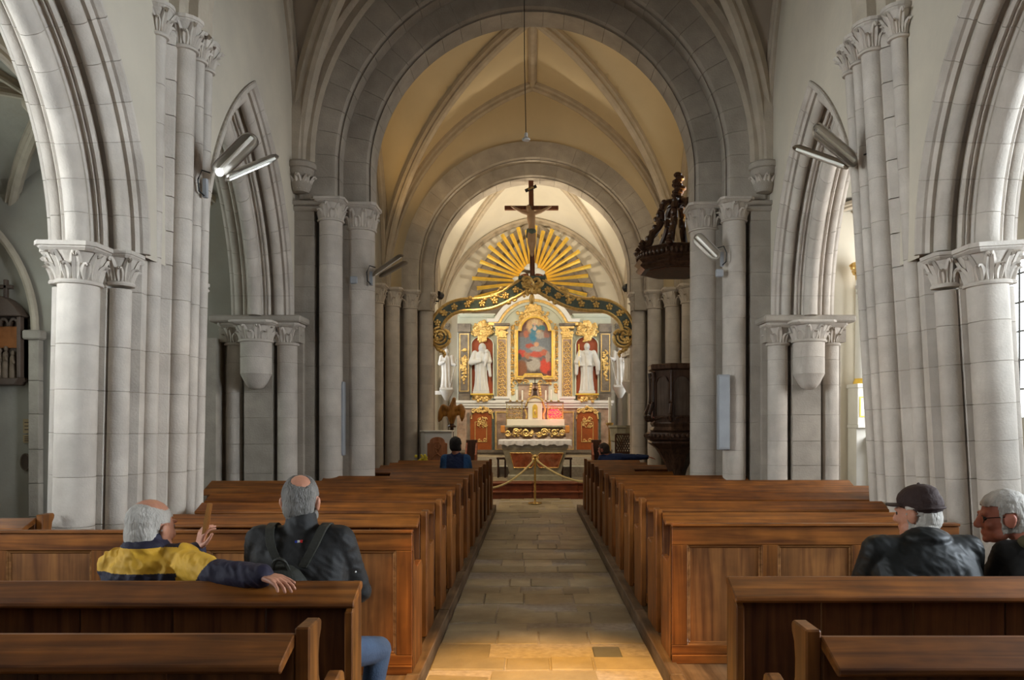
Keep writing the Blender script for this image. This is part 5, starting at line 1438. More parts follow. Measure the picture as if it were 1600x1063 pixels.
# ------------------------------------------------------------------ pulpit (tub and sounding board)
PU = empty('pulpit', (2.05, 12.0, 0), 'dark carved wooden pulpit tub on a curved corbel beside the right pillar', 'pulpit')
YP = 11.9; pc = Vector((2.24, YP, 0))
def zP(py, Y=YP-.35): return CH-(py-VY)/F*Y
def octo(cx, cy, r, rot=22.5, n=8): return [(cx+r*math.cos(R(rot+360*k/n)), cy+r*math.sin(R(rot+360*k/n))) for k in range(n)]
def octo_stack(nm, levels, m, par, bevel=0, cx=None):
    rows = [[(x, y, z) for x, y in octo(cx if cx is not None else pc.x, pc.y, r)] for r, z in levels]
    return MB().sweep(rows, closed_prof=True).build(nm, m, par, bevel=bevel)
z_top, z_rim, z_b, z_m, z_l = zP(568), zP(578), zP(660), zP(690), zP(726)
tub = octo_stack('tub', [(.40, z_b), (.40, z_rim)], oak_p, PU)
octo_stack('rim', [(.42, z_rim), (.46, z_rim+.02), (.47, z_top-.02), (.45, z_top)], oak_p, PU)
octo_stack('base_moulding', [(.40, z_m+.14), (.44, z_m+.17), (.40, z_m+.22), (.43, z_b-.02), (.42, z_b)], oak_p, PU)
octo_stack('gadroon_band', [(.42, z_m), (.49, z_m+.03), (.51, z_m+.08), (.48, z_m+.13), (.42, z_m+.14)], oak_p, PU)
octo_stack('corbel_foot', [(.02, z_l-.35), (.10, z_l-.3), (.15, z_l-.1), (.22, z_l+.05), (.34, z_m-.12), (.46, z_m-.03), (.44, z_m)], oak_p, PU)
MB().box(1.96, 2.1, YP-.07, YP+.07, 0, z_l-.2).build('stem', oak_p, PU)
for k in range(8):
    a = R(22.5+45*k); am = R(45*k)
    # corner scroll consoles
    pts = [(pc.x+(.42+o)*math.cos(a), pc.y+(.42+o)*math.sin(a), zz) for o, zz in ((.01, z_rim-.02), (.0, z_rim-.18), (.0, z_b+.35), (.04, z_b+.22), (.08, z_b+.10), (.05, z_b+.03), (.0, z_b+.05))]
    MB().tube(smoothpath(pts, 4), .030, 8).build('corner_console', oak_p, PU, smooth=True)
    # framed panel on each face
    n = Vector((math.cos(am), math.sin(am), 0)); t = Vector((-n.y, n.x, 0)); ap = .40*math.cos(R(22.5)); w = .40*math.sin(R(22.5))*.72
    c = pc+n*(ap+.012)
    zl, zu = z_b+.10, z_rim-.09
    def outl(e):
        pts = [(-w-e, zl-e), (w+e, zl-e), (w+e, zu-.10), (w*.75+e, zu-.06)]+[((w*.75+e*.7)*math.cos(R(g)), zu-.06+(.05+e)*math.sin(R(g))) for g in range(20, 170, 20)]+[(-w*.75-e, zu-.06), (-w-e, zu-.10)]
        return pts
    o3 = [c+t*u for u, z in outl(.012)]
    rows = [[c+t*u+Vector((0, 0, z))+n*.02 for u, z in outl(.018)], [c+t*u+Vector((0, 0, z))+n*.02 for u, z in outl(0)]]
    mb = MB(); N = len(rows[0]); inn = [c+t*u+Vector((0, 0, z))-n*.005 for u, z in outl(0)]; out = [c+t*u+Vector((0, 0, z))-n*.01 for u, z in outl(.018)]
    mb.sweep([list(x) for x in zip(*[out, rows[0], rows[1], inn])]+[[out[0], rows[0][0], rows[1][0], inn[0]]])
    mb.build('panel_frame', oak_p, tub, smooth=True, sharp=50)
    i2 = [c+t*u+Vector((0, 0, z))+n*.004 for u, z in outl(-.004)]; i3 = [p-n*.02 for p in i2]; nn_ = len(i2)
    MB().add(i2+i3, [tuple(range(nn_)), tuple(range(2*nn_-1, nn_-1, -1))]+[(q_, (q_+1) % nn_, nn_+(q_+1) % nn_, nn_+q_) for q_ in range(nn_)]).build('panel', oak_l, tub)
    MB().tube([c+t*(w*.9*math.cos(R(g)))+n*.015+Vector((0, 0, z_b+.04+.04*math.sin(R(g)))) for g in range(0, 181, 20)], .014, 6).build('carved_swag', oak_p, tub, smooth=True)
mb = MB()
for k in range(40):
    a = 2*pi*k/40; mb.ball((pc.x+.485*math.cos(a), pc.y+.485*math.sin(a), z_m+.085), (.03, .03, .035), 6, 4)
mb.build('gadroons', oak_p, PU, smooth=True)['kind'] = 'stuff'
# sounding board
ZC = zP(420, YP); pb = pc.copy()
SBD = empty('sounding_board', (pb.x, YP, ZC), 'dark carved sounding board with open scrolled crown above the pulpit', 'canopy')
cxx = 2.26
octo_stack('canopy_soffit', [(.60, ZC-.06), (.66, ZC-.02), (.68, ZC+.0), (.64, ZC+.04)], oak_p, SBD, cx=cxx)
octo_stack('canopy_cornice', [(.64, ZC+.04), (.70, ZC+.09), (.66, ZC+.12), (.60, ZC+.22), (.64, ZC+.26), (.60, ZC+.28)], oak_p, SBD, cx=cxx)
octo_stack('canopy_panel', [(.52, ZC-.075), (.52, ZC-.05)], pew_d, SBD, cx=cxx)
mb = MB()
for k in range(56):
    a = 2*pi*k/56; mb.ball((cxx+.63*math.cos(a), YP+.63*math.sin(a), ZC+.17), (.028, .028, .05), 6, 4)
mb.build('carved_fringe', oak_p, SBD, smooth=True)['kind'] = 'stuff'
zA = zP(318, YP)
for k in range(8):
    a = R(22.5+45*k); d = Vector((math.cos(a), math.sin(a), 0)); c0 = Vector((cxx, YP, 0))
    pts = [c0+d*r+Vector((0, 0, z)) for r, z in ((.62, ZC+.36), (.66, ZC+.30), (.60, ZC+.27), (.52, ZC+.34), (.47, ZC+.48), (.36, ZC+.60), (.30, ZC+.72), (.30, ZC+.86), (.22, ZC+.98), (.10, ZC+1.02), (.02, ZC+1.0))]
    MB().tube(smoothpath(pts, 4), [.045]*4+[.055]*37, 8).build('crown_scroll', oak_p, SBD, smooth=True)
    mb = MB()
    for r, z in ((.54, ZC+.42), (.42, ZC+.60), (.35, ZC+.80), (.26, ZC+1.0)): p = c0+d*r+Vector((0, 0, z)); mb.ball(p, .045, 6, 4)
    mb.build('crown_leaf', oak_p, SBD, smooth=True)['kind'] = 'stuff'
mb = MB()
for k in range(9): t = k/8; mb.ball((cxx+.03*math.sin(k*2), YP, ZC+1.03+.42*t), (.10*(1-.6*abs(t-.45)), .09*(1-.6*abs(t-.45)), .05), 8, 5)
mb.build('finial', oak_p, SBD, smooth=True)
MB().box(2.62, 2.76, 12.1, 12.4, z_b, ZC+.05).build('back_board', oak_p, SBD)
MB().box(2.5, 3.25, 12.15, 12.35, ZC-.04, ZC+.06).build('wall_arm', oak_p, SBD)

# ------------------------------------------------------------------ sanctuary furniture
def qx(px, py, Y): return P(px, py, Y)
# ambo with arched wooden panel
Ya = 16.1
a = qx(655, 722, Ya); b = qx(707, 673, Ya)
AM = empty('ambo', ((a.x+b.x)/2, Ya+.2, -.1), 'pale grey ambo with an arched carved wooden panel', 'lectern')
x0 = qx(664, 0, Ya).x; x1 = qx(706, 0, Ya).x
MB().prism([(x0, Ya), (x1, Ya), (x1-.03, Ya+.5), (x0-.14, Ya+.45), (x0-.10, Ya+.12)], -.1, b.z-.03).build('body', white_p, AM, bevel=.01)
MB().prism([(x0-.02, Ya-.04), (x1+.02, Ya-.04), (x1, Ya+.54), (x0-.18, Ya+.5), (x0-.13, Ya+.1)], b.z-.03, b.z).build('top', white_p, AM, bevel=.006)
pa = [(668, 727), (699, 727), (699, 693), (695.5, 692)]+[(683.5+11.5*math.cos(R(t)), 690-7*math.sin(R(t))) for t in range(0, 181, 15)]+[(671.5, 692), (668, 693)]
PNL = MB().prism([(qx(px, py, Ya).x, qx(px, py, Ya).z) for px, py in pa], Ya-.05, Ya, 'y').build('carved_panel', panel_w, AM, bevel=.008)
mb = MB(); c = qx(683.5, 696, Ya)
mb.tube([(c.x+.07*math.cos(R(t)), Ya-.055, c.z+.07*math.sin(R(t))) for t in range(0, 361, 20)], .012, 6)
for s in (-1, 1): mb.tube([(c.x+s*(.02+.10*t)*math.cos(R(200*t)), Ya-.055, c.z-.05-.25*t) for t in [k/10 for k in range(11)]], .014, 6)
mb.build('carved_relief', panel_w, PNL, smooth=True)
# eagle lectern
Ye = 18.6; EL = empty('eagle_lectern', (qx(705, 0, Ye).x, Ye, .235), 'carved wooden eagle lectern with spread wings on a dark post', 'lectern')
mb = MB(); e = lambda px, py, dy=0: Vector((qx(px, py, Ye).x, Ye+dy, qx(px, py, Ye).z))
chain(mb, [e(706, 661), e(706, 648), e(707.5, 636), e(709, 627), e(709.5, 624)], [.06, .13, .10, .055, .05]); chain(mb, [e(709.5, 624), e(712, 627, -.05)], [.04, .012])
for s, pts in ((-1, [(702, 640), (693, 636.5), (690, 645), (688, 654), (686, 659)]), (1, [(712, 640), (720, 636), (723, 642), (722.5, 652), (722, 658)])):
    P_ = [e(px, py, -.05) for px, py in pts]
    for i in range(len(P_)-1): cap_mesh(mb, P_[i], P_[i+1], [.06, .075, .08, .06, .02][i], [.06, .075, .08, .06, .02][i+1])
    cap_mesh(mb, e(704 if s < 0 else 710, 645), e(pts[2][0], pts[2][1]+3, -.03), .08, .06)
link_mesh(fuse(mb, .014, 3), 'eagle', eagle_w, EL)
MB().lathe([(.10, 0), (.11, .03), (.06, .06), (.05, .10)], (e(706, 666).x, Ye, e(706, 668).z), seg=14).build('perch_ball', oak_d, EL, smooth=True)
MB().tube([(e(706, 667).x, Ye, .3), (e(706, 667).x, Ye, e(706, 665).z)], .045, 10).build('post', oak_d, EL)
MB().lathe([(.24, 0), (.24, .05), (.10, .09), (.05, .16)], (e(706, 667).x, Ye, .235), seg=14).build('foot', oak_d, EL, smooth=True)
# choir stalls behind the front pews (dark tall seats with pinkish side panels)
def stall(px0, px1, ptop, Y, lab):
    a = qx(px0, 0, Y).x; b = qx(px1, 0, Y).x; zt = qx(0, ptop, Y).z
    T = empty('choir_stall', ((a+b)/2, Y, .235), lab, 'choir stall', 'choir stalls beside the altar')
    MB().box(a, b, Y+.4, Y+.45, .235, zt).build('back', oak_d, T, bevel=.01)
    for x in (a, b-.04): MB().prism([(Y, .235), (Y, .85), (Y+.12, .9), (Y+.3, zt-.12), (Y+.45, zt-.05), (Y+.45, .235)], x, x+.04, 'x').build('side_panel', carpet_w, T, bevel=.006)
    MB().box(a+.04, b-.04, Y+.05, Y+.4, .62, .66).build('seat', carpet_w, T, bevel=.008)
    MB().box(a+.04, b-.04, Y+.10, Y+.13, .235, .62).build('seat_riser', carpet_w, T)
stall(726, 744, 688, 19.0, 'left choir stall with reddish side panels before the altarpiece door')
stall(926, 942, 688, 19.0, 'right choir stall with reddish side panels before the altarpiece door')
# flower stand
p = qx(661, 720, 15.6)
T = empty('flower_vase', (p.x, 15.6, -.1), 'bunch of yellow flowers in a vase at the foot of the ambo', 'flowers')
MB().lathe([(.09, 0), (.10, .02), (.05, .1), (.08, .4), (.10, .62), (.07, .72)], (p.x, 15.6, -.1), seg=14).build('vase', white_p, T, smooth=True)
mb = MB(); r = random.Random(2)
for k in range(60): mb.ball((p.x+r.gauss(0, .05), 15.6+r.gauss(0, .04), .62+r.uniform(0, .36)), r.uniform(.02, .035), 6, 4)
mb.build('blossoms', yellow_f, T, smooth=True)['kind'] = 'stuff'
# font / stone credence, candle, lattice chair, armchair
Yf = 18.5; FT = empty('stone_font', (qx(969, 0, Yf).x, Yf, .235), 'octagonal grey-green stone font with carved sides on a slim pillar', 'font')
fx = qx(969, 0, Yf).x
rows = [[(fx+r*math.cos(R(22.5+45*k)), Yf+r*math.sin(R(22.5+45*k)), z) for k in range(8)] for r, z in ((.19, qx(0, 691, Yf).z), (.24, qx(0, 689, Yf).z), (.27, qx(0, 670, Yf).z), (.30, qx(0, 668, Yf).z), (.30, qx(0, 665, Yf).z))]
MB().sweep(rows, closed_prof=True).build('bowl', marble_g, FT)
MB().lathe([(.16, 0), (.16, .06), (.08, .12), (.07, .3), (.10, .34), (.07, .38), (.07, .8), (.12, qx(0, 690, Yf).z-.235)], (fx, Yf, .235), seg=12).build('stem', marble_g, FT, smooth=True)
Yc_ = 18.9; cxp = qx(952.5, 0, Yc_).x
T = empty('paschal_candle', (cxp, Yc_, .235), 'tall white candle on a stand at the right of the altar', 'candle')
MB().lathe([(.035, qx(0, 661, Yc_).z-.235), (.033, qx(0, 621, Yc_).z-.235)], (cxp, Yc_, .235), seg=12).build('candle', wax, T, smooth=True)
zc_ = qx(0, 661, Yc_).z-.235
MB().lathe([(.16, 0), (.16, .03), (.05, .08), (.03, .2), (.045, .5), (.03, .6), (.03, zc_-.12), (.09, zc_-.04), (.10, zc_), (.04, zc_+.01)], (cxp, Yc_, .235), seg=14).build('candle_stand', brass, T, smooth=True)
Yk = 18.0; a = qx(962, 708, Yk); b = qx(992, 679, Yk)
T = empty('lattice_screen', ((a.x+b.x)/2, Yk, .06), 'dark openwork lattice chair back beside the font', 'screen')
for k in range(9):
    t = k/8
    for s in (1, -1):
        x0 = a.x+(b.x-a.x)*t; x1 = min(b.x, max(a.x, x0+s*.22)); 
        if abs(x1-x0) > .03: MB().tube([(x0, Yk, a.z), (x1, Yk, a.z+abs(x1-x0)*(b.z-a.z)/.22)], .014, 5).build('lattice_bar', oak_d, T)
for x in (a.x, b.x): MB().box(x-.02, x+.02, Yk-.02, Yk+.02, .06, b.z).build('post', oak_d, T)
for z in (a.z, b.z): MB().box(a.x, b.x, Yk-.018, Yk+.018, z-.02, z+.02).build('rail', oak_d, T)
Yq = 17.75; a = qx(984, 716, Yq); b = qx(999, 673, Yq)
T = empty('armchair', ((a.x+b.x)/2, Yq+.2, .06), 'armchair with pale pink upholstered back and dark arms', 'chair')
for x in (a.x, b.x-.04):
    for yy in (Yq, Yq+.42): MB().box(x, x+.04, yy, yy+.04, .06, .62).build('leg', oak_d, T)
MB().box(a.x, b.x, Yq, Yq+.46, .5, .58).build('seat', pink_u, T, bevel=.02)
MB().prism([(a.x+.03, .6), (b.x-.0, .6), (b.x, b.z-.06), (b.x-.06, b.z), (a.x+.12, b.z-.02), (a.x+.05, b.z-.2)], Yq+.02, Yq+.08, 'y').build('backrest', pink_u, T, bevel=.015)
for x in (a.x-.02, b.x): MB().tube([(x, Yq+.04, .86), (x, Yq+.3, .88), (x, Yq+.44, .80)], .025, 8).build('armrest', carpet_w, T, smooth=True)
# rope barrier
YK = 16.45; sx_ = qx(836, 0, YK).x
T = empty('rope_stanchion', (sx_, YK, -.1), 'polished brass stanchion standing in the aisle before the altar steps', 'stanchion')
MB().lathe([(.145, 0), (.15, .015), (.14, .03), (.03, .045), (.02, .06)], (sx_, YK, -.098), seg=24).build('base', brass, T, smooth=True)
zt = qx(0, 716, YK).z
MB().lathe([(.022, .05), (.022, zt+.06), (.03, zt+.07), (.03, zt+.10)], (sx_, YK, -.098), seg=14).build('post', brass, T, smooth=True)
MB().lathe([(.0, .0), (.03, .01), (.035, .04), (.0, .07)], (sx_, YK, zt), seg=12).build('finial', brass, T, smooth=True)
for s, lab in ((-1, 'left'), (1, 'right')):
    ex = qx(766 if s < 0 else 911, 0, 15.6).x; ez = qx(0, 762 if s < 0 else 752, 15.6).z
    pts = [(sx_+s*.02, YK, zt-.02)]
    for k in range(1, 13):
        t = k/12; pts.append((sx_+(ex-sx_)*t, YK+(15.4-YK)*t, (zt-.02)+(ez-zt+.02)*(1-(1-t)**1.9)))
    pts += [(ex+s*.12, 15.3, ez+.05), (ex+s*.3, 15.25, ez+.28)]
    T = empty('barrier_rope', (ex, 15.4, 0), 'cream barrier rope sagging from the stanchion to the %s pew' % lab, 'rope', 'barrier ropes')
    MB().tube(smoothpath(pts, 3), .022, 8).build('rope', rope_m, T, smooth=True)
    MB().tube([pts[0], Vector(pts[0])+(Vector(pts[1])-Vector(pts[0]))*.35], .03, 8).build('hook', brass, T, smooth=True)
# small black spotlights on the sanctuary arch
for px, py, s, lab in ((686, 461, -1, 'left'), (980, 449, 1, 'right')):
    p = qx(px, py, 17.4)
    T = empty('spotlight', p, 'small black spotlight on the %s side of the sanctuary arch' % lab, 'spotlight', 'sanctuary spotlights')
    MB().lathe([(.05, -.07), (.075, -.05), (.085, .05), (.09, .08)], (0, 0, 0), seg=12).build('housing', black_m, None, local=True, smooth=True)
    h = bpy.context.scene.collection.objects[-1] if False else [o for o in COL.objects if o.name.startswith('housing')][-1]
    h.parent = T; h.rotation_euler = (R(-100), 0, R(25*s))
    MB().box(p.x-.008, p.x+.008, 17.39, 17.41, p.z-.14, p.z-.05).build('stem', black_m, T)
    MB().box(min(p.x, s*2.2), max(p.x, s*2.2), 17.385, 17.415, p.z-.16, p.z-.13).build('bracket', black_m, T)

# ------------------------------------------------------------------ left aisle: station of the cross, notice, niche, respond
Yw = 9.98
T = empty('station_of_the_cross', (P(12, 600, Yw).x, Yw, P(0, 600, Yw).z), 'dark carved wall shrine with a cross on top and relief figures', 'wall shrine')
def sq(px, py): v = P(px, py, Yw); return (v.x, v.z)
CS = 12
MB().prism([sq(CS-38, 598), sq(CS+32, 598), sq(CS+32, 497), sq(CS-38, 497)], Yw-.08, Yw, 'y').build('back_board', sill_w, T)
MB().prism([sq(CS-44, 603), sq(CS+28, 603), sq(CS+33, 592), sq(CS-44, 592)], Yw-.22, Yw, 'y').build('sill', sill_w, T, bevel=.012)
MB().prism([sq(CS-44, 497), sq(CS+37, 497), sq(CS+31, 489), sq(CS+24, 480), sq(CS+14, 471), sq(CS+4, 466), sq(CS-16, 466), sq(CS-30, 480)], Yw-.20, Yw, 'y').build('hood', sill_w, T, bevel=.012)
for px in (CS-38, CS+26): MB().prism([sq(px, 592), sq(px+6, 592), sq(px+6, 497), sq(px, 497)], Yw-.16, Yw, 'y').build('side_post', sill_w, T, bevel=.01)
for k in range(4):
    c = CS-24+k*15; MB().ring([sq(c+8*math.cos(R(t)), 512-13*math.sin(R(t))) for t in range(0, 181, 20)], [sq(c+5*math.cos(R(t)), 512-9*math.sin(R(t))) for t in range(0, 181, 20)], Yw-.15, Yw-.05, closed=False).build('tracery_arch', sill_w, T)
MB().prism([sq(CS-32, 545), sq(CS+26, 545), sq(CS+26, 512), sq(CS-32, 512)], Yw-.10, Yw-.07, 'y').build('painted_sky', station_o, T)
for k, (dx, h) in enumerate(((-26, 44), (-14, 52), (-3, 47), (6, 50), (17, 42))):
    mb = MB(); p = P(CS+dx, 590, Yw); hh = h/F*Yw
    chain(mb, [(p.x, Yw-.11, p.z), (p.x, Yw-.11, p.z+hh*.7)], [.045, .035]); ell(mb, (p.x+.01, Yw-.12, p.z+hh*.88), (.026, .03, .034)); chain(mb, [(p.x, Yw-.12, p.z+hh*.66), (p.x+.05, Yw-.16, p.z+hh*.5)], [.022, .015])
    link_mesh(fuse(mb, .012, 2), 'relief_figure', station_s, T)
mb = MB(); p = P(CS+5, 468, Yw); mb.box(p.x-.022, p.x+.022, Yw-.12, Yw-.06, p.z, p.z+.24); mb.box(p.x-.085, p.x+.085, Yw-.12, Yw-.06, p.z+.12, p.z+.17)
mb.build('top_cross', sill_w, T, bevel=.008)
T = empty('wall_notice', (P(46, 706, Yw).x, Yw, P(0, 706, Yw).z), 'two small brown printed notices fixed to the left aisle wall', 'notice')
for y0, y1 in ((655, 677), (680, 692)):
    a = P(37, y1, Yw); b = P(56, y0, Yw); N_ = MB().box(a.x, b.x, Yw-.012, Yw, a.z, b.z).build('sheet', notice_m, T)
    for k in range(3): zz = a.z+(b.z-a.z)*(.25+.25*k); MB().box(a.x+.02, b.x-.02, Yw-.014, Yw-.011, zz-.006, zz+.006).build('text_line', sill_w, N_)
p = P(41, 722, Yw); T = empty('wall_plaque', (p.x, Yw, p.z), 'small dark oval plaque below the notices', 'plaque')
MB().prism([(p.x+.055*math.cos(2*pi*k/20), p.z+.10*math.sin(2*pi*k/20)) for k in range(20)], Yw-.02, Yw, 'y').build('oval', sill_w, T)
MB().ring([(p.x+.066*math.cos(2*pi*k/20), p.z+.112*math.sin(2*pi*k/20)) for k in range(20)], [(p.x+.055*math.cos(2*pi*k/20), p.z+.10*math.sin(2*pi*k/20)) for k in range(20)], Yw-.026, Yw).build('rim', station_s, T)
T = tag(empty('trim_9', (-6.35, Yw, 0)), kind='structure')
a = P(52, 0, Yw).x; b = P(68, 0, Yw).x
for z0, z1 in zip(courses(0, 2.7, .4, 5)[:-1], courses(0, 2.7, .4, 5)[1:]): MB().box(a, b, Yw-.10, Yw, z0+.003, z1-.003).build('stone_block', stone2, T, bevel=.006)
MB().box(a-.05, b+.05, Yw-.16, Yw, 2.7, 2.82).build('abacus', stone2, T, bevel=.02)
pts = [Vector((a+.05-1.9+1.9*math.cos(R(t)), Yw-.04, 2.82+1.9*math.sin(R(t)))) for t in range(0, 70, 5)]
MB().tube(pts, .05, 8).build('wall_rib', rib_m, T, smooth=True)
MB().prism([(-4.2, 2.7), (-4.0, 2.7), (-4.0, 0), (-4.2, 0)], 9.7, 10.0, 'y').build('pilaster', stone2, T)
# ------------------------------------------------------------------ right aisle: white side altar
YA = 12.7
T = empty('side_altar', (5.6, YA, 0), 'white side altar with gilded column at the end of the right aisle', 'altar')
def sa(nm, px0, px1, py0, py1, y0, y1, m, bev=.006):
    a = P(px0, py1, YA); b = P(px1, py0, YA); return MB().box(a.x, b.x, y0, y1, a.z, b.z).build(nm, m, T, bevel=bev)
sa('pedestal', 1338, 1420, 604, 664, YA-.05, YA+.35, white_p); sa('pedestal_cap', 1336, 1422, 600, 606, YA-.1, YA+.35, white_p); sa('pedestal_base', 1337, 1421, 664, 669, YA-.09, YA+.35, white_p)
sa('lower_body', 1338, 1420, 669, 815, YA, YA+.35, white_p)
a = P(1341, 652, YA); b = P(1363, 620, YA)
MB().ring([(a.x, a.z), (b.x, a.z), (b.x, b.z), (a.x, b.z)], [(a.x+.02, a.z+.02), (b.x-.02, a.z+.02), (b.x-.02, b.z-.02), (a.x+.02, b.z-.02)], YA-.06, YA-.04).build('gilt_border', gold_b, T)
c = P(1352, 598, YA); MB().lathe([(.125, .05), (.115, 1.0), (.105, 1.72)], (c.x, YA+.1, c.z), seg=20).build('column', white_p, T, smooth=True)
MB().lathe([(.15, -.02), (.15, .02), (.13, .05), (.135, .07)], (c.x, YA+.1, c.z), seg=20).build('gilt_column_base', gold_b, T, smooth=True)
mb = MB(); r = random.Random(3)
mb.lathe([(.11, 1.72), (.12, 1.8), (.17, 1.95), (.18, 2.0)], (c.x, YA+.1, c.z), seg=14)
for k in range(30): an = r.uniform(0, 6.3); z = r.uniform(1.72, 1.98); rr = .12+.25*(z-1.72); mb.ball((c.x+rr*math.cos(an), YA+.1+rr*math.sin(an), c.z+z), .03, 6, 4)
mb.build('gilt_capital', gold, T, smooth=True)
sa('back_panel', 1366, 1420, 440, 600, YA+.15, YA+.35, white_p)
sa('mensa', 1352, 1420, 683, 691, YA-.5, YA, marble_g); sa('mensa_support', 1362, 1420, 691, 824, YA-.45, YA, white_p)
# ------------------------------------------------------------------ people
def fr(yaw, pitch=0, roll=0):
    return Matrix.Rotation(R(yaw), 3, 'Z') @ Matrix.Rotation(R(pitch), 3, 'X') @ Matrix.Rotation(R(roll), 3, 'Y')
def head_parts(mb, c, M, sc=1.0):
    """face towards local +y"""
    def g(x, y, z): return Vector(c)+M @ (Vector((x, y, z))*sc)
    def e(p, r): ell(mb, g(*p), tuple(k*sc for k in r), M)
    e((0, -.012, .030), (.076, .096, .088)); e((0, .020, -.010), (.068, .080, .085)); e((0, .045, -.062), (.050, .050, .052))
    e((0, .080, -.092), (.022, .018, .018)); e((0, -.05, -.02), (.066, .055, .075))
    for s in (-1, 1):
        e((s*.034, .068, -.025), (.024, .022, .024)); e((s*.076, -.008, -.012), (.011, .024, .034)); e((s*.083, -.018, -.002), (.008, .016, .022))
        e((s*.030, .083, .026), (.024, .012, .010)); e((s*.045, .03, -.07), (.026, .035, .03))
    cap_mesh(mb, g(0, .092, .016), g(0, .112, -.022), .009*sc, .014*sc); e((0, .106, -.030), (.018, .013, .010))
    e((0, .088, -.058), (.024, .012, .006)); e((0, .086, -.067), (.022, .012, .007))
def hand(mb, w, d, n, side, size=1.0, curl=.35, spread=.1, thumb=1):
    """w wrist, d pointing to the fingers, n back-of-hand normal, side: thumb side +-1"""
    w = Vector(w); d = Vector(d).normalized(); n = Vector(n); n = (n-d*n.dot(d)).normalized(); t = d.cross(n)*side
    k = size
    for u in (-.028, -.010, .010, .028): cap_mesh(mb, w+t*u*.7*k, w+d*.085*k+t*u*k, .015*k, .0125*k, 8)
    lens = [.062, .078, .084, .074]; us = [-.033, -.012, .010, .031]
    for L, u in zip(lens, us):
        p = w+d*.085*k+t*u*k; dd = d; ax = t
        for j, f in enumerate((.45, .32, .23)):
            ang = curl*(.6+.5*j); dd = (dd*math.cos(ang)-n*math.sin(ang)*1.0).normalized()
            q_ = p+dd*L*f*k+t*u*spread*.3*k; cap_mesh(mb, p, q_, (.0098-.001*j)*k, (.0092-.001*j)*k, 8); p = q_
            n2 = n
    p = w+d*.02*k+t*.028*k
    for dd, L, r in (((d*.75+t*.8-n*.15).normalized(), .045, .014), ((d*.95+t*.35-n*.25).normalized(), .036, .0115), ((d-n*.25+t*.1).normalized(), .028, .0098)):
        q_ = p+dd*L*k*thumb; cap_mesh(mb, p, q_, r*k, r*.9*k, 8); p = q_
def person(label, base, head, yaw, pitch, shoulders, hips, arms, legs, jacket, top_mats, face_mat=None, vox=.007, hv=.0055, hsc=1.05, hair=None, hair_m=None, skin_m=None, roll=0, trousers=None, extra=None, hands=None, tr=.12, chest=.115, wr=.007):
    T = empty('person', base, label, 'person')
    M = fr(yaw, pitch, roll); head = Vector(head)
    body = MB(); head_parts(body, head, M, hsc)
    neck = (Vector(shoulders[0])+Vector(shoulders[1]))/2
    hip = (Vector(hips[0])+Vector(hips[1]))/2
    nb = head+M @ Vector((0, -.035, -.05))
    chain(body, [nb, neck+Vector((0, 0, .01))], [.056*hsc, .062])
    def torso(mb, g):
        for s in (0, 1):
            o = Vector(shoulders[s])-neck
            chain(mb, [neck+o*.75+Vector((0, 0, -.03)), neck+o*.60+(hip-neck)*.45, hip+o*.55], [.075+g, chest-.01+g, chest+g])
        hw = (Vector(shoulders[1])-Vector(shoulders[0])).length/2
        ell(mb, neck+(hip-neck)*.30+Vector((0, -.01, 0)), (hw*1.0+g, .105+g, .20)); ell(mb, neck+(hip-neck)*.10, (hw*.95+g, .075+g, .085))
        chain(mb, [neck+Vector((0, 0, -.05)), neck+(hip-neck)*.5, hip], [.075+g, tr+g, tr+.01+g])
        chain(mb, [neck+Vector((0, 0, .0)), Vector(shoulders[0])], [.055+g, .058+g]); chain(mb, [neck+Vector((0, 0, .0)), Vector(shoulders[1])], [.055+g, .058+g])
    def armset(mb, g, full):
        for a in arms:
            pts = [Vector(p) for p in a]; r = [.056, .042, .030]
            if not full: pts = pts[:2]+[pts[1]+(pts[2]-pts[1])*.97]
            chain(mb, pts, [x+g for x in r])
    def legset(mb, g):
        for l in legs: chain(mb, [Vector(p) for p in l], [x+g for x in (.085, .060, .042, .035)][:len(l)])
        ell(mb, hip+Vector((0, .02, -.02)), (.16+g, .12+g, .10+g))
    torso(body, -.012); armset(body, -.008, True); legset(body, -.012)
    for h in (hands or []): hand(body, *h)
    bo = link_mesh(fuse(body, hv, 5), 'body', skin_m or skin, T)
    jk = MB(); torso(jk, .012); armset(jk, .016, False)
    if extra: extra(jk)
    jm = fuse(jk, vox, 16); wrinkle(jm, wr)
    jo = link_mesh(jm, jacket, top_mats, T, face_mat)
    tj = MB(); legset(tj, .012)
    link_mesh(fuse(tj, max(vox, .009), 6), 'trousers', trousers or navy_c, T)
    for l in legs:
        if len(l) > 2:
            sh = MB(); f = Vector(l[2]); f.z = .05; chain(sh, [f+Vector((0, -.05, 0)), f+Vector((0, .16, -.01))], [.045, .036]); link_mesh(fuse(sh, .012, 3), 'shoe', black_c, T)
    if hair:
        Mi = M.inverted()
        o = shell(bo.data, lambda c: hair((Mi @ (c-head))/hsc), hair_m, T, 'hair')
    for s in (-1, 1):
        MB().ball(head+M @ Vector((s*.033*hsc, .078*hsc, .006*hsc)), .0125*hsc, 8, 6).build('eye', eye_m, T, smooth=True)
    return T, M, bo, jo
def wrinkle(me, amp):
    """cloth folds: ridged noise pushed along the normals"""
    me.update()
    nn = [v.normal.copy() for v in me.vertices]
    for v, n in zip(me.vertices, nn):
        c = v.co; d = noise.noise(Vector((c.x*9, c.y*9, c.z*22)))*.6+noise.noise(Vector((c.x*24+c.z*14, c.y*20, c.z*26+c.x*16)))*.55
        v.co = c+n*amp*(1-2*abs(d))
def clampf(x): return max(0, min(1, x))
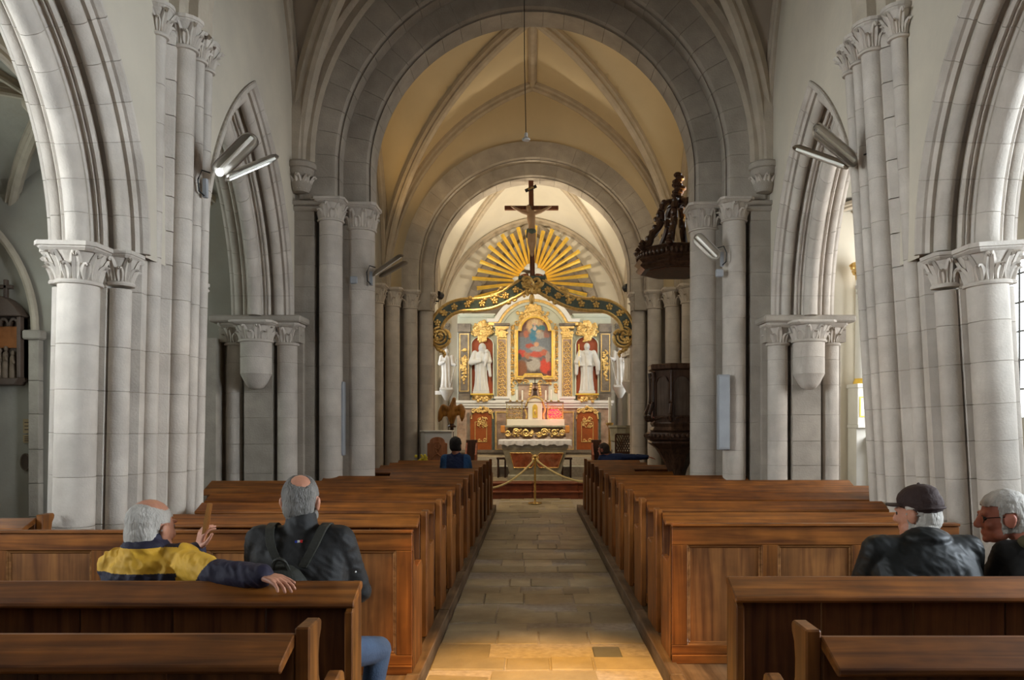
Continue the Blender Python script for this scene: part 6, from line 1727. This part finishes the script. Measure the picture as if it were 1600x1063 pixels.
def fringe_hair(th, crown_lo, back=-.085, front=.02):
    """hair round the sides and back, bald towards the crown"""
    def f(p):
        if p.length > .16 or p.z < back: return 0
        if p.y > front and p.z < .045: return 0
        if abs(p.x) > .07 and -.045 < p.z < .022 and -.032 < p.y < .03: return 0
        lim = .075 if p.y > 0 else .10
        if p.y > .055: return 0
        n = noise.noise(p*60)*.35+1
        crown = (Vector((p.x, p.y+.005, 0)).length)
        d = clampf((crown-crown_lo)/.02) if p.z > .07 else 1
        b = clampf((p.z-back)/.03)
        return th*n*d*(.35+.65*b)
    return f
def bald_spot(f, c=(.012, -.052, .095), r=.040):
    return lambda p: f(p)*clampf(((p-Vector(c)).length-r)/.012)
def full_hair(th, back=-.085):
    def f(p):
        if p.length > .17 or p.z < back: return 0
        if p.y > .03 and p.z < .055: return 0
        if p.y > .075: return 0
        if abs(p.x) > .07 and -.045 < p.z < .02 and -.032 < p.y < .03: return 0
        return th*(1+.4*noise.noise(p*55))*(.4+.6*clampf((p.z-back)/.03))
    return f
# man in the yellow and navy jacket
Yy = 3.72
hd = P(236, 826, Yy)
def yface(c):
    on_arm = c.x > -1.50+.9*(c.z-.92)
    lowr = c.z < .922 and c.x < -1.66
    if c.z > 1.035 and abs(c.x+1.83) < .16: return 1
    if c.y > 3.84 and c.x > -1.86 and c.z < 1.02: return 1
    return 1 if (on_arm or lowr) else 0
def ycollar(mb):
    ell(mb, (-1.85, Yy-.04, 1.035), (.105, .105, .042)); chain(mb, [(-1.86, Yy-.05, 1.0), (-1.845, Yy-.03, 1.05)], [.10, .082])
person('white-haired man in a yellow and navy jacket resting his arm along the pew', (-1.85, 3.6, 0), hd, -16, -4,
    [(-2.01, 3.70, .945), (-1.66, 3.66, .975)], [(-1.97, 3.62, .55), (-1.73, 3.62, .55)],
    [[(-1.66, 3.66, .955), (-1.40, 3.40, .955), (-1.155, 3.285, .968)], [(-2.01, 3.70, .93), (-1.97, 3.98, .82), (-1.76, 4.03, .95)]],
    [[(-1.95, 3.66, .53), (-1.95, 4.10, .52), (-1.95, 4.10, .10)], [(-1.74, 3.66, .53), (-1.70, 4.10, .52), (-1.70, 4.12, .10)]],
    'jacket', [yellow_c, navy_c], yface, hair=fringe_hair(.0055, .062), hair_m=hair_w, wr=.010, hsc=1.2, extra=ycollar, hv=.0042, vox=.006,
    hands=[((-1.155, 3.285, .968), (.82, -.42, -.12), (.05, -.05, 1), -1, 1.0, .33, .4), ((-1.755, 4.035, .962), (.25, -.05, .95), (-.6, -.6, .1), 1, .95, .75, .1)])
a = P(317, 850, 4.03); b = P(328, 787, 3.98)
T = empty('folded_fan', a, 'thin light wooden folded fan held up by the man in yellow', 'fan')
d = (b-a); nn = Vector((d.z, 0, -d.x)).normalized()
for k in range(4):
    off = nn*(k-1.5)*.0025+Vector((0, .006*(k-1.5), 0))
    MB().sweep([[p+nn*w+off+Vector((0, -.0025, 0)), p-nn*w+off+Vector((0, -.0025, 0)), p-nn*w+off+Vector((0, .0025, 0)), p+nn*w+off+Vector((0, .0025, 0))] for p, w in ((a, .005), (a+d*.5, .008), (b, .006))], closed_prof=True).build('blade', mat('fan_wood_%d' % k, (.36+.02*k, .17, .045), .5, bump=.05), T)
# man with backpack
hd = P(470, 783, 3.80)
Tb, Mb_, bo, jo = person('short-haired man in a black jacket wearing a small backpack', (-1.13, 3.65, 0), hd, 4, 2,
    [(-1.325, 3.74, 1.055), (-.935, 3.74, 1.055)], [(-1.24, 3.66, .55), (-1.02, 3.66, .55)],
    [[(-1.325, 3.74, 1.045), (-1.39, 3.86, .78), (-1.30, 4.10, .68)], [(-.935, 3.74, 1.045), (-.865, 3.84, .78), (-1.04, 4.08, .68)]],
    [[(-1.22, 3.70, .53), (-1.22, 4.14, .52), (-1.22, 4.14, .1)], [(-1.03, 3.70, .50), (-.835, 4.16, .395), (-.87, 4.10, .1)]],
    'jacket', [black_c], hair=bald_spot(fringe_hair(.006, .01, front=.03)), hair_m=hair_g, trousers=jeans, vox=.007, wr=.005, hsc=1.1,
    extra=lambda mb: chain(mb, [(-1.13, 3.74, 1.07), (-1.13, 3.755, 1.145)], [.082, .075]), hands=[((-1.04, 4.08, .68), (-.2, .9, -.35), (0, .3, 1), 1, .95, .3)])
mb = MB(); o = Vector((-1.16, 3.565, .80))
ell(mb, o, (.135, .075, .17)); ell(mb, o+Vector((0, .0, -.08)), (.14, .085, .12)); BP = empty('backpack', (-1.16, 3.56, .62), 'small dark olive backpack on the back of the man in black', 'backpack')
pk = MB(); pk.v = mb.v; pk.f = mb.f; link_mesh(fuse(pk, .008, 5), 'bag', pack_c, BP)
for s in (-1, 1):
    pts = smoothpath([(-1.13+s*.05, 3.60, .94), (-1.13+s*.10, 3.615, 1.04), (-1.13+s*.125, 3.67, 1.112), (-1.13+s*.13, 3.76, 1.13), (-1.13+s*.135, 3.84, 1.08), (-1.13+s*.15, 3.88, .95)], 4)
    rows = [[p+Vector((-.022, 0, 0)), p+Vector((-.02, -.006, .006)), p+Vector((.02, -.006, .006)), p+Vector((.022, 0, 0)), p+Vector((.02, .004, -.004)), p+Vector((-.02, .004, -.004))] for p in pts]
    MB().sweep(rows, closed_prof=True).build('shoulder_strap', pack_c, BP, smooth=True)
MB().tube(smoothpath([(-1.20, 3.545, .93), (-1.18, 3.52, .99), (-1.14, 3.52, .99), (-1.12, 3.545, .93)], 4), .009, 6).build('grab_handle', pack_c, BP, smooth=True)
for k, mm in enumerate((mat('label_blue', (.02, .05, .4), .6, bump=0), white_p, mat('label_red', (.6, .02, .02), .6, bump=0))):
    p = P(463+k*4, 847-.4*k, 3.635); LB = MB().box(p.x-.006, p.x+.006, p.y-.004, p.y+.012, p.z-.006, p.z+.006).build('collar_label', mm, Tb)
p = P(557, 885, 3.76); MB().box(p.x-.008, p.x+.004, p.y-.02, p.y+.02, p.z-.03, p.z+.03).build('sleeve_badge', white_p, Tb, bevel=.004)
# man in the brown cap
hd = P(1434, 803, 4.0)
Tc, Mc, bo, jo = person('man in a dark brown flat cap and black leather jacket', (2.0, 3.85, 0), hd, 38, -6,
    [(1.745, 3.90, .985), (2.215, 3.90, .985)], [(1.87, 3.78, .55), (2.12, 3.78, .55)],
    [[(1.745, 3.90, .97), (1.70, 4.02, .72), (1.85, 4.25, .66)], [(2.215, 3.90, .97), (2.27, 4.0, .72), (2.14, 4.25, .66)]],
    [[(1.90, 3.82, .53), (1.90, 4.28, .52), (1.90, 4.28, .1)], [(2.1, 3.82, .53), (2.1, 4.28, .52), (2.1, 4.28, .1)]],
    'leather_jacket', [leather], hair=fringe_hair(.007, .2, back=-.075), hair_m=hair_w, chest=.135, tr=.14, hsc=1.08, wr=.004,
    extra=lambda mb: ell(mb, (1.99, 3.88, 1.045), (.115, .10, .05)), hands=[((1.85, 4.25, .66), (.5, .8, -.2), (0, .2, 1), 1, .95, .4)])
H0 = Vector(hd)
CPO = empty('flat_cap', H0+Mc @ Vector((0, 0, .10)), 'dark brown peaked cap worn by the man in leather', 'cap')
mb = MB(); g = lambda x, y, z: H0+Mc @ Vector((x, y, z))
ell(mb, g(0, -.018, .062), (.094, .118, .082), Mc @ Matrix.Rotation(R(12), 3, 'X')); ell(mb, g(0, -.02, .105), (.075, .095, .05), Mc)
ell(mb, g(0, -.045, .035), (.090, .085, .06), Mc)
link_mesh(fuse(mb, .006, 3), 'crown', cap_c, CPO)
rows = []
for k in range(13):
    a = R(-75+150*k/12); rows.append([g(.083*math.sin(a), -.005+.095*math.cos(a), .058), g(.09*math.sin(a), .03+.13*math.cos(a), .062-.012*abs(math.sin(a))), g(.088*math.sin(a), .03+.128*math.cos(a), .054-.012*abs(math.sin(a))), g(.081*math.sin(a), -.005+.09*math.cos(a), .050)])
MB().sweep(rows, closed_prof=True).build('visor', cap_c, CPO, smooth=True)
MB().tube([g(.088*math.sin(R(t)), -.03-.098*math.cos(R(t)), .028) for t in range(-80, 81, 10)], .012, 8, flat=.7).build('cap_band', cap_c, CPO, smooth=True)
MB().ball(g(0, -.02, .152), .010, 8, 5).build('button', cap_c, CPO, smooth=True)
# man with glasses, face turned to the left
hd = P(1567, 808, 4.02)
Tg, Mg, bo, jo = person('grey-haired man with glasses turning his face towards the capped man', (2.55, 3.85, 0), hd, 74, -8,
    [(2.42, 3.92, .955), (2.84, 3.86, .965)], [(2.44, 3.78, .55), (2.70, 3.78, .55)],
    [[(2.42, 3.92, .94), (2.40, 4.08, .70), (2.48, 4.28, .66)], [(2.80, 3.86, .95), (2.86, 4.0, .72), (2.74, 4.25, .66)]],
    [[(2.47, 3.82, .53), (2.47, 4.28, .52), (2.47, 4.28, .1)], [(2.68, 3.82, .53), (2.68, 4.28, .52), (2.68, 4.28, .1)]],
    'jacket', [black_c], hair=full_hair(.012, -.07), hair_m=hair_w, skin_m=skin_r, chest=.125, tr=.135, hsc=1.15, wr=.004, hands=[((2.74, 4.25, .66), (-.5, .8, -.2), (0, .2, 1), -1, .95, .4)])
mb = MB(); ell(mb, (2.60, 3.80, 1.0), (.15, .10, .07), fr(12, 0, 8)); ell(mb, (2.56, 3.86, 1.02), (.115, .095, .05)); chain(mb, [(2.50, 3.78, 1.0), (2.62, 3.76, .88)], [.05, .03])
link_mesh(fuse(mb, .007, 5), 'hood', olive_c, Tg)
H0 = Vector(hd); g = lambda x, y, z: H0+Mg @ Vector((x, y, z))
GL = empty('eyeglasses', g(0, .1, .005), 'thin dark eyeglasses on the grey-haired man', 'glasses')
for s in (-1, 1):
    MB().tube([g(s*.035+.023*math.cos(R(t)), .104, .004+.017*math.sin(R(t))) for t in range(0, 361, 20)], .0022, 6).build('rim', black_m, GL, smooth=True)
    MB().tube([g(s*.058, .102, .010), g(s*.080, .06, .012), g(s*.085, .0, .010), g(s*.085, -.03, -.004)], .0022, 6).build('temple_arm', black_m, GL, smooth=True)
MB().tube([g(-.012, .106, .008), g(0, .112, .012), g(.012, .106, .008)], .0022, 6).build('bridge', black_m, GL, smooth=True)
# far left: dark-haired person in blue
hd = P(712, 696, 12.04); hx = hd.x
def bface(c): return 1 if abs(c.x-hx) < .135 and c.y < 12.12 else 0
person('dark-haired person in a blue jacket seated alone near the ambo', (hx, 11.99, 0), hd, -8, 0,
    [(hx-.165, 12.04, 1.07), (hx+.165, 12.04, 1.07)], [(hx-.11, 11.99, .55), (hx+.11, 11.99, .55)],
    [[(hx-.165, 12.04, 1.06), (hx-.215, 12.12, .80), (hx-.12, 12.35, .68)], [(hx+.165, 12.04, 1.06), (hx+.215, 12.12, .80), (hx+.12, 12.35, .68)]],
    [[(hx-.1, 12.01, .53), (hx-.1, 12.42, .5), (hx-.1, 12.42, .1)], [(hx+.1, 12.01, .53), (hx+.1, 12.42, .5), (hx+.1, 12.42, .1)]],
    'jacket', [blue_c, blue_d], bface, vox=.011, hv=.010, hair=full_hair(.016, -.085), hair_m=hair_k, hands=[((hx-.12, 12.35, .68), (.4, .9, -.2), (0, .2, 1), 1)],
    extra=lambda mb: chain(mb, [(hx, 12.04, 1.09), (hx, 12.04, 1.13)], [.08, .075]))
# far right: person stretching an arm along the front pew
hd = P(943, 703, 14.75); hx = hd.x
person('dark-haired person in dark blue stretching an arm along the front right pew', (hx, 14.7, 0), hd, 55, -5,
    [(hx-.02, 14.75, .97), (hx+.32, 14.70, .98)], [(hx+.05, 14.68, .55), (hx+.27, 14.68, .55)],
    [[(hx+.32, 14.70, .97), (hx+.58, 14.60, .98), (hx+.80, 14.50, .985)], [(hx-.02, 14.75, .96), (hx-.10, 14.95, .75), (hx+.08, 15.05, .68)]],
    [[(hx+.05, 14.7, .53), (hx+.0, 15.1, .5), (hx+.0, 15.1, .1)], [(hx+.25, 14.7, .53), (hx+.2, 15.1, .5), (hx+.2, 15.1, .1)]],
    'jacket', [blue_d], vox=.011, hv=.010, hair=full_hair(.014, -.08), hair_m=hair_b, skin_m=skin_r,
    hands=[((hx+.80, 14.50, .985), (.9, -.2, -.1), (0, 0, 1), -1, 1.0, .3)])
# partly visible person in white in the left side aisle
hd = P(-26, 786, 6.15); hx = hd.x
person('person in a white shirt cut by the left picture edge in the side aisle', (hx, 6.1, 0), hd, -25, -4,
    [(hx-.19, 6.12, .80), (hx+.17, 6.08, .80)], [(hx-.11, 6.05, .5), (hx+.11, 6.05, .5)],
    [[(hx-.19, 6.12, .79), (hx-.24, 6.2, .6), (hx-.1, 6.45, .6)], [(hx+.17, 6.08, .79), (hx+.22, 6.2, .6), (hx+.1, 6.45, .6)]],
    [[(hx-.1, 6.07, .5), (hx-.1, 6.5, .48), (hx-.1, 6.5, .1)], [(hx+.1, 6.07, .5), (hx+.1, 6.5, .48), (hx+.1, 6.5, .1)]],
    'shirt', [white_c], vox=.01, hv=.009, hair=full_hair(.014), hair_m=hair_w, hands=[((hx-.1, 6.45, .6), (.4, .9, -.2), (0, .2, 1), 1)])
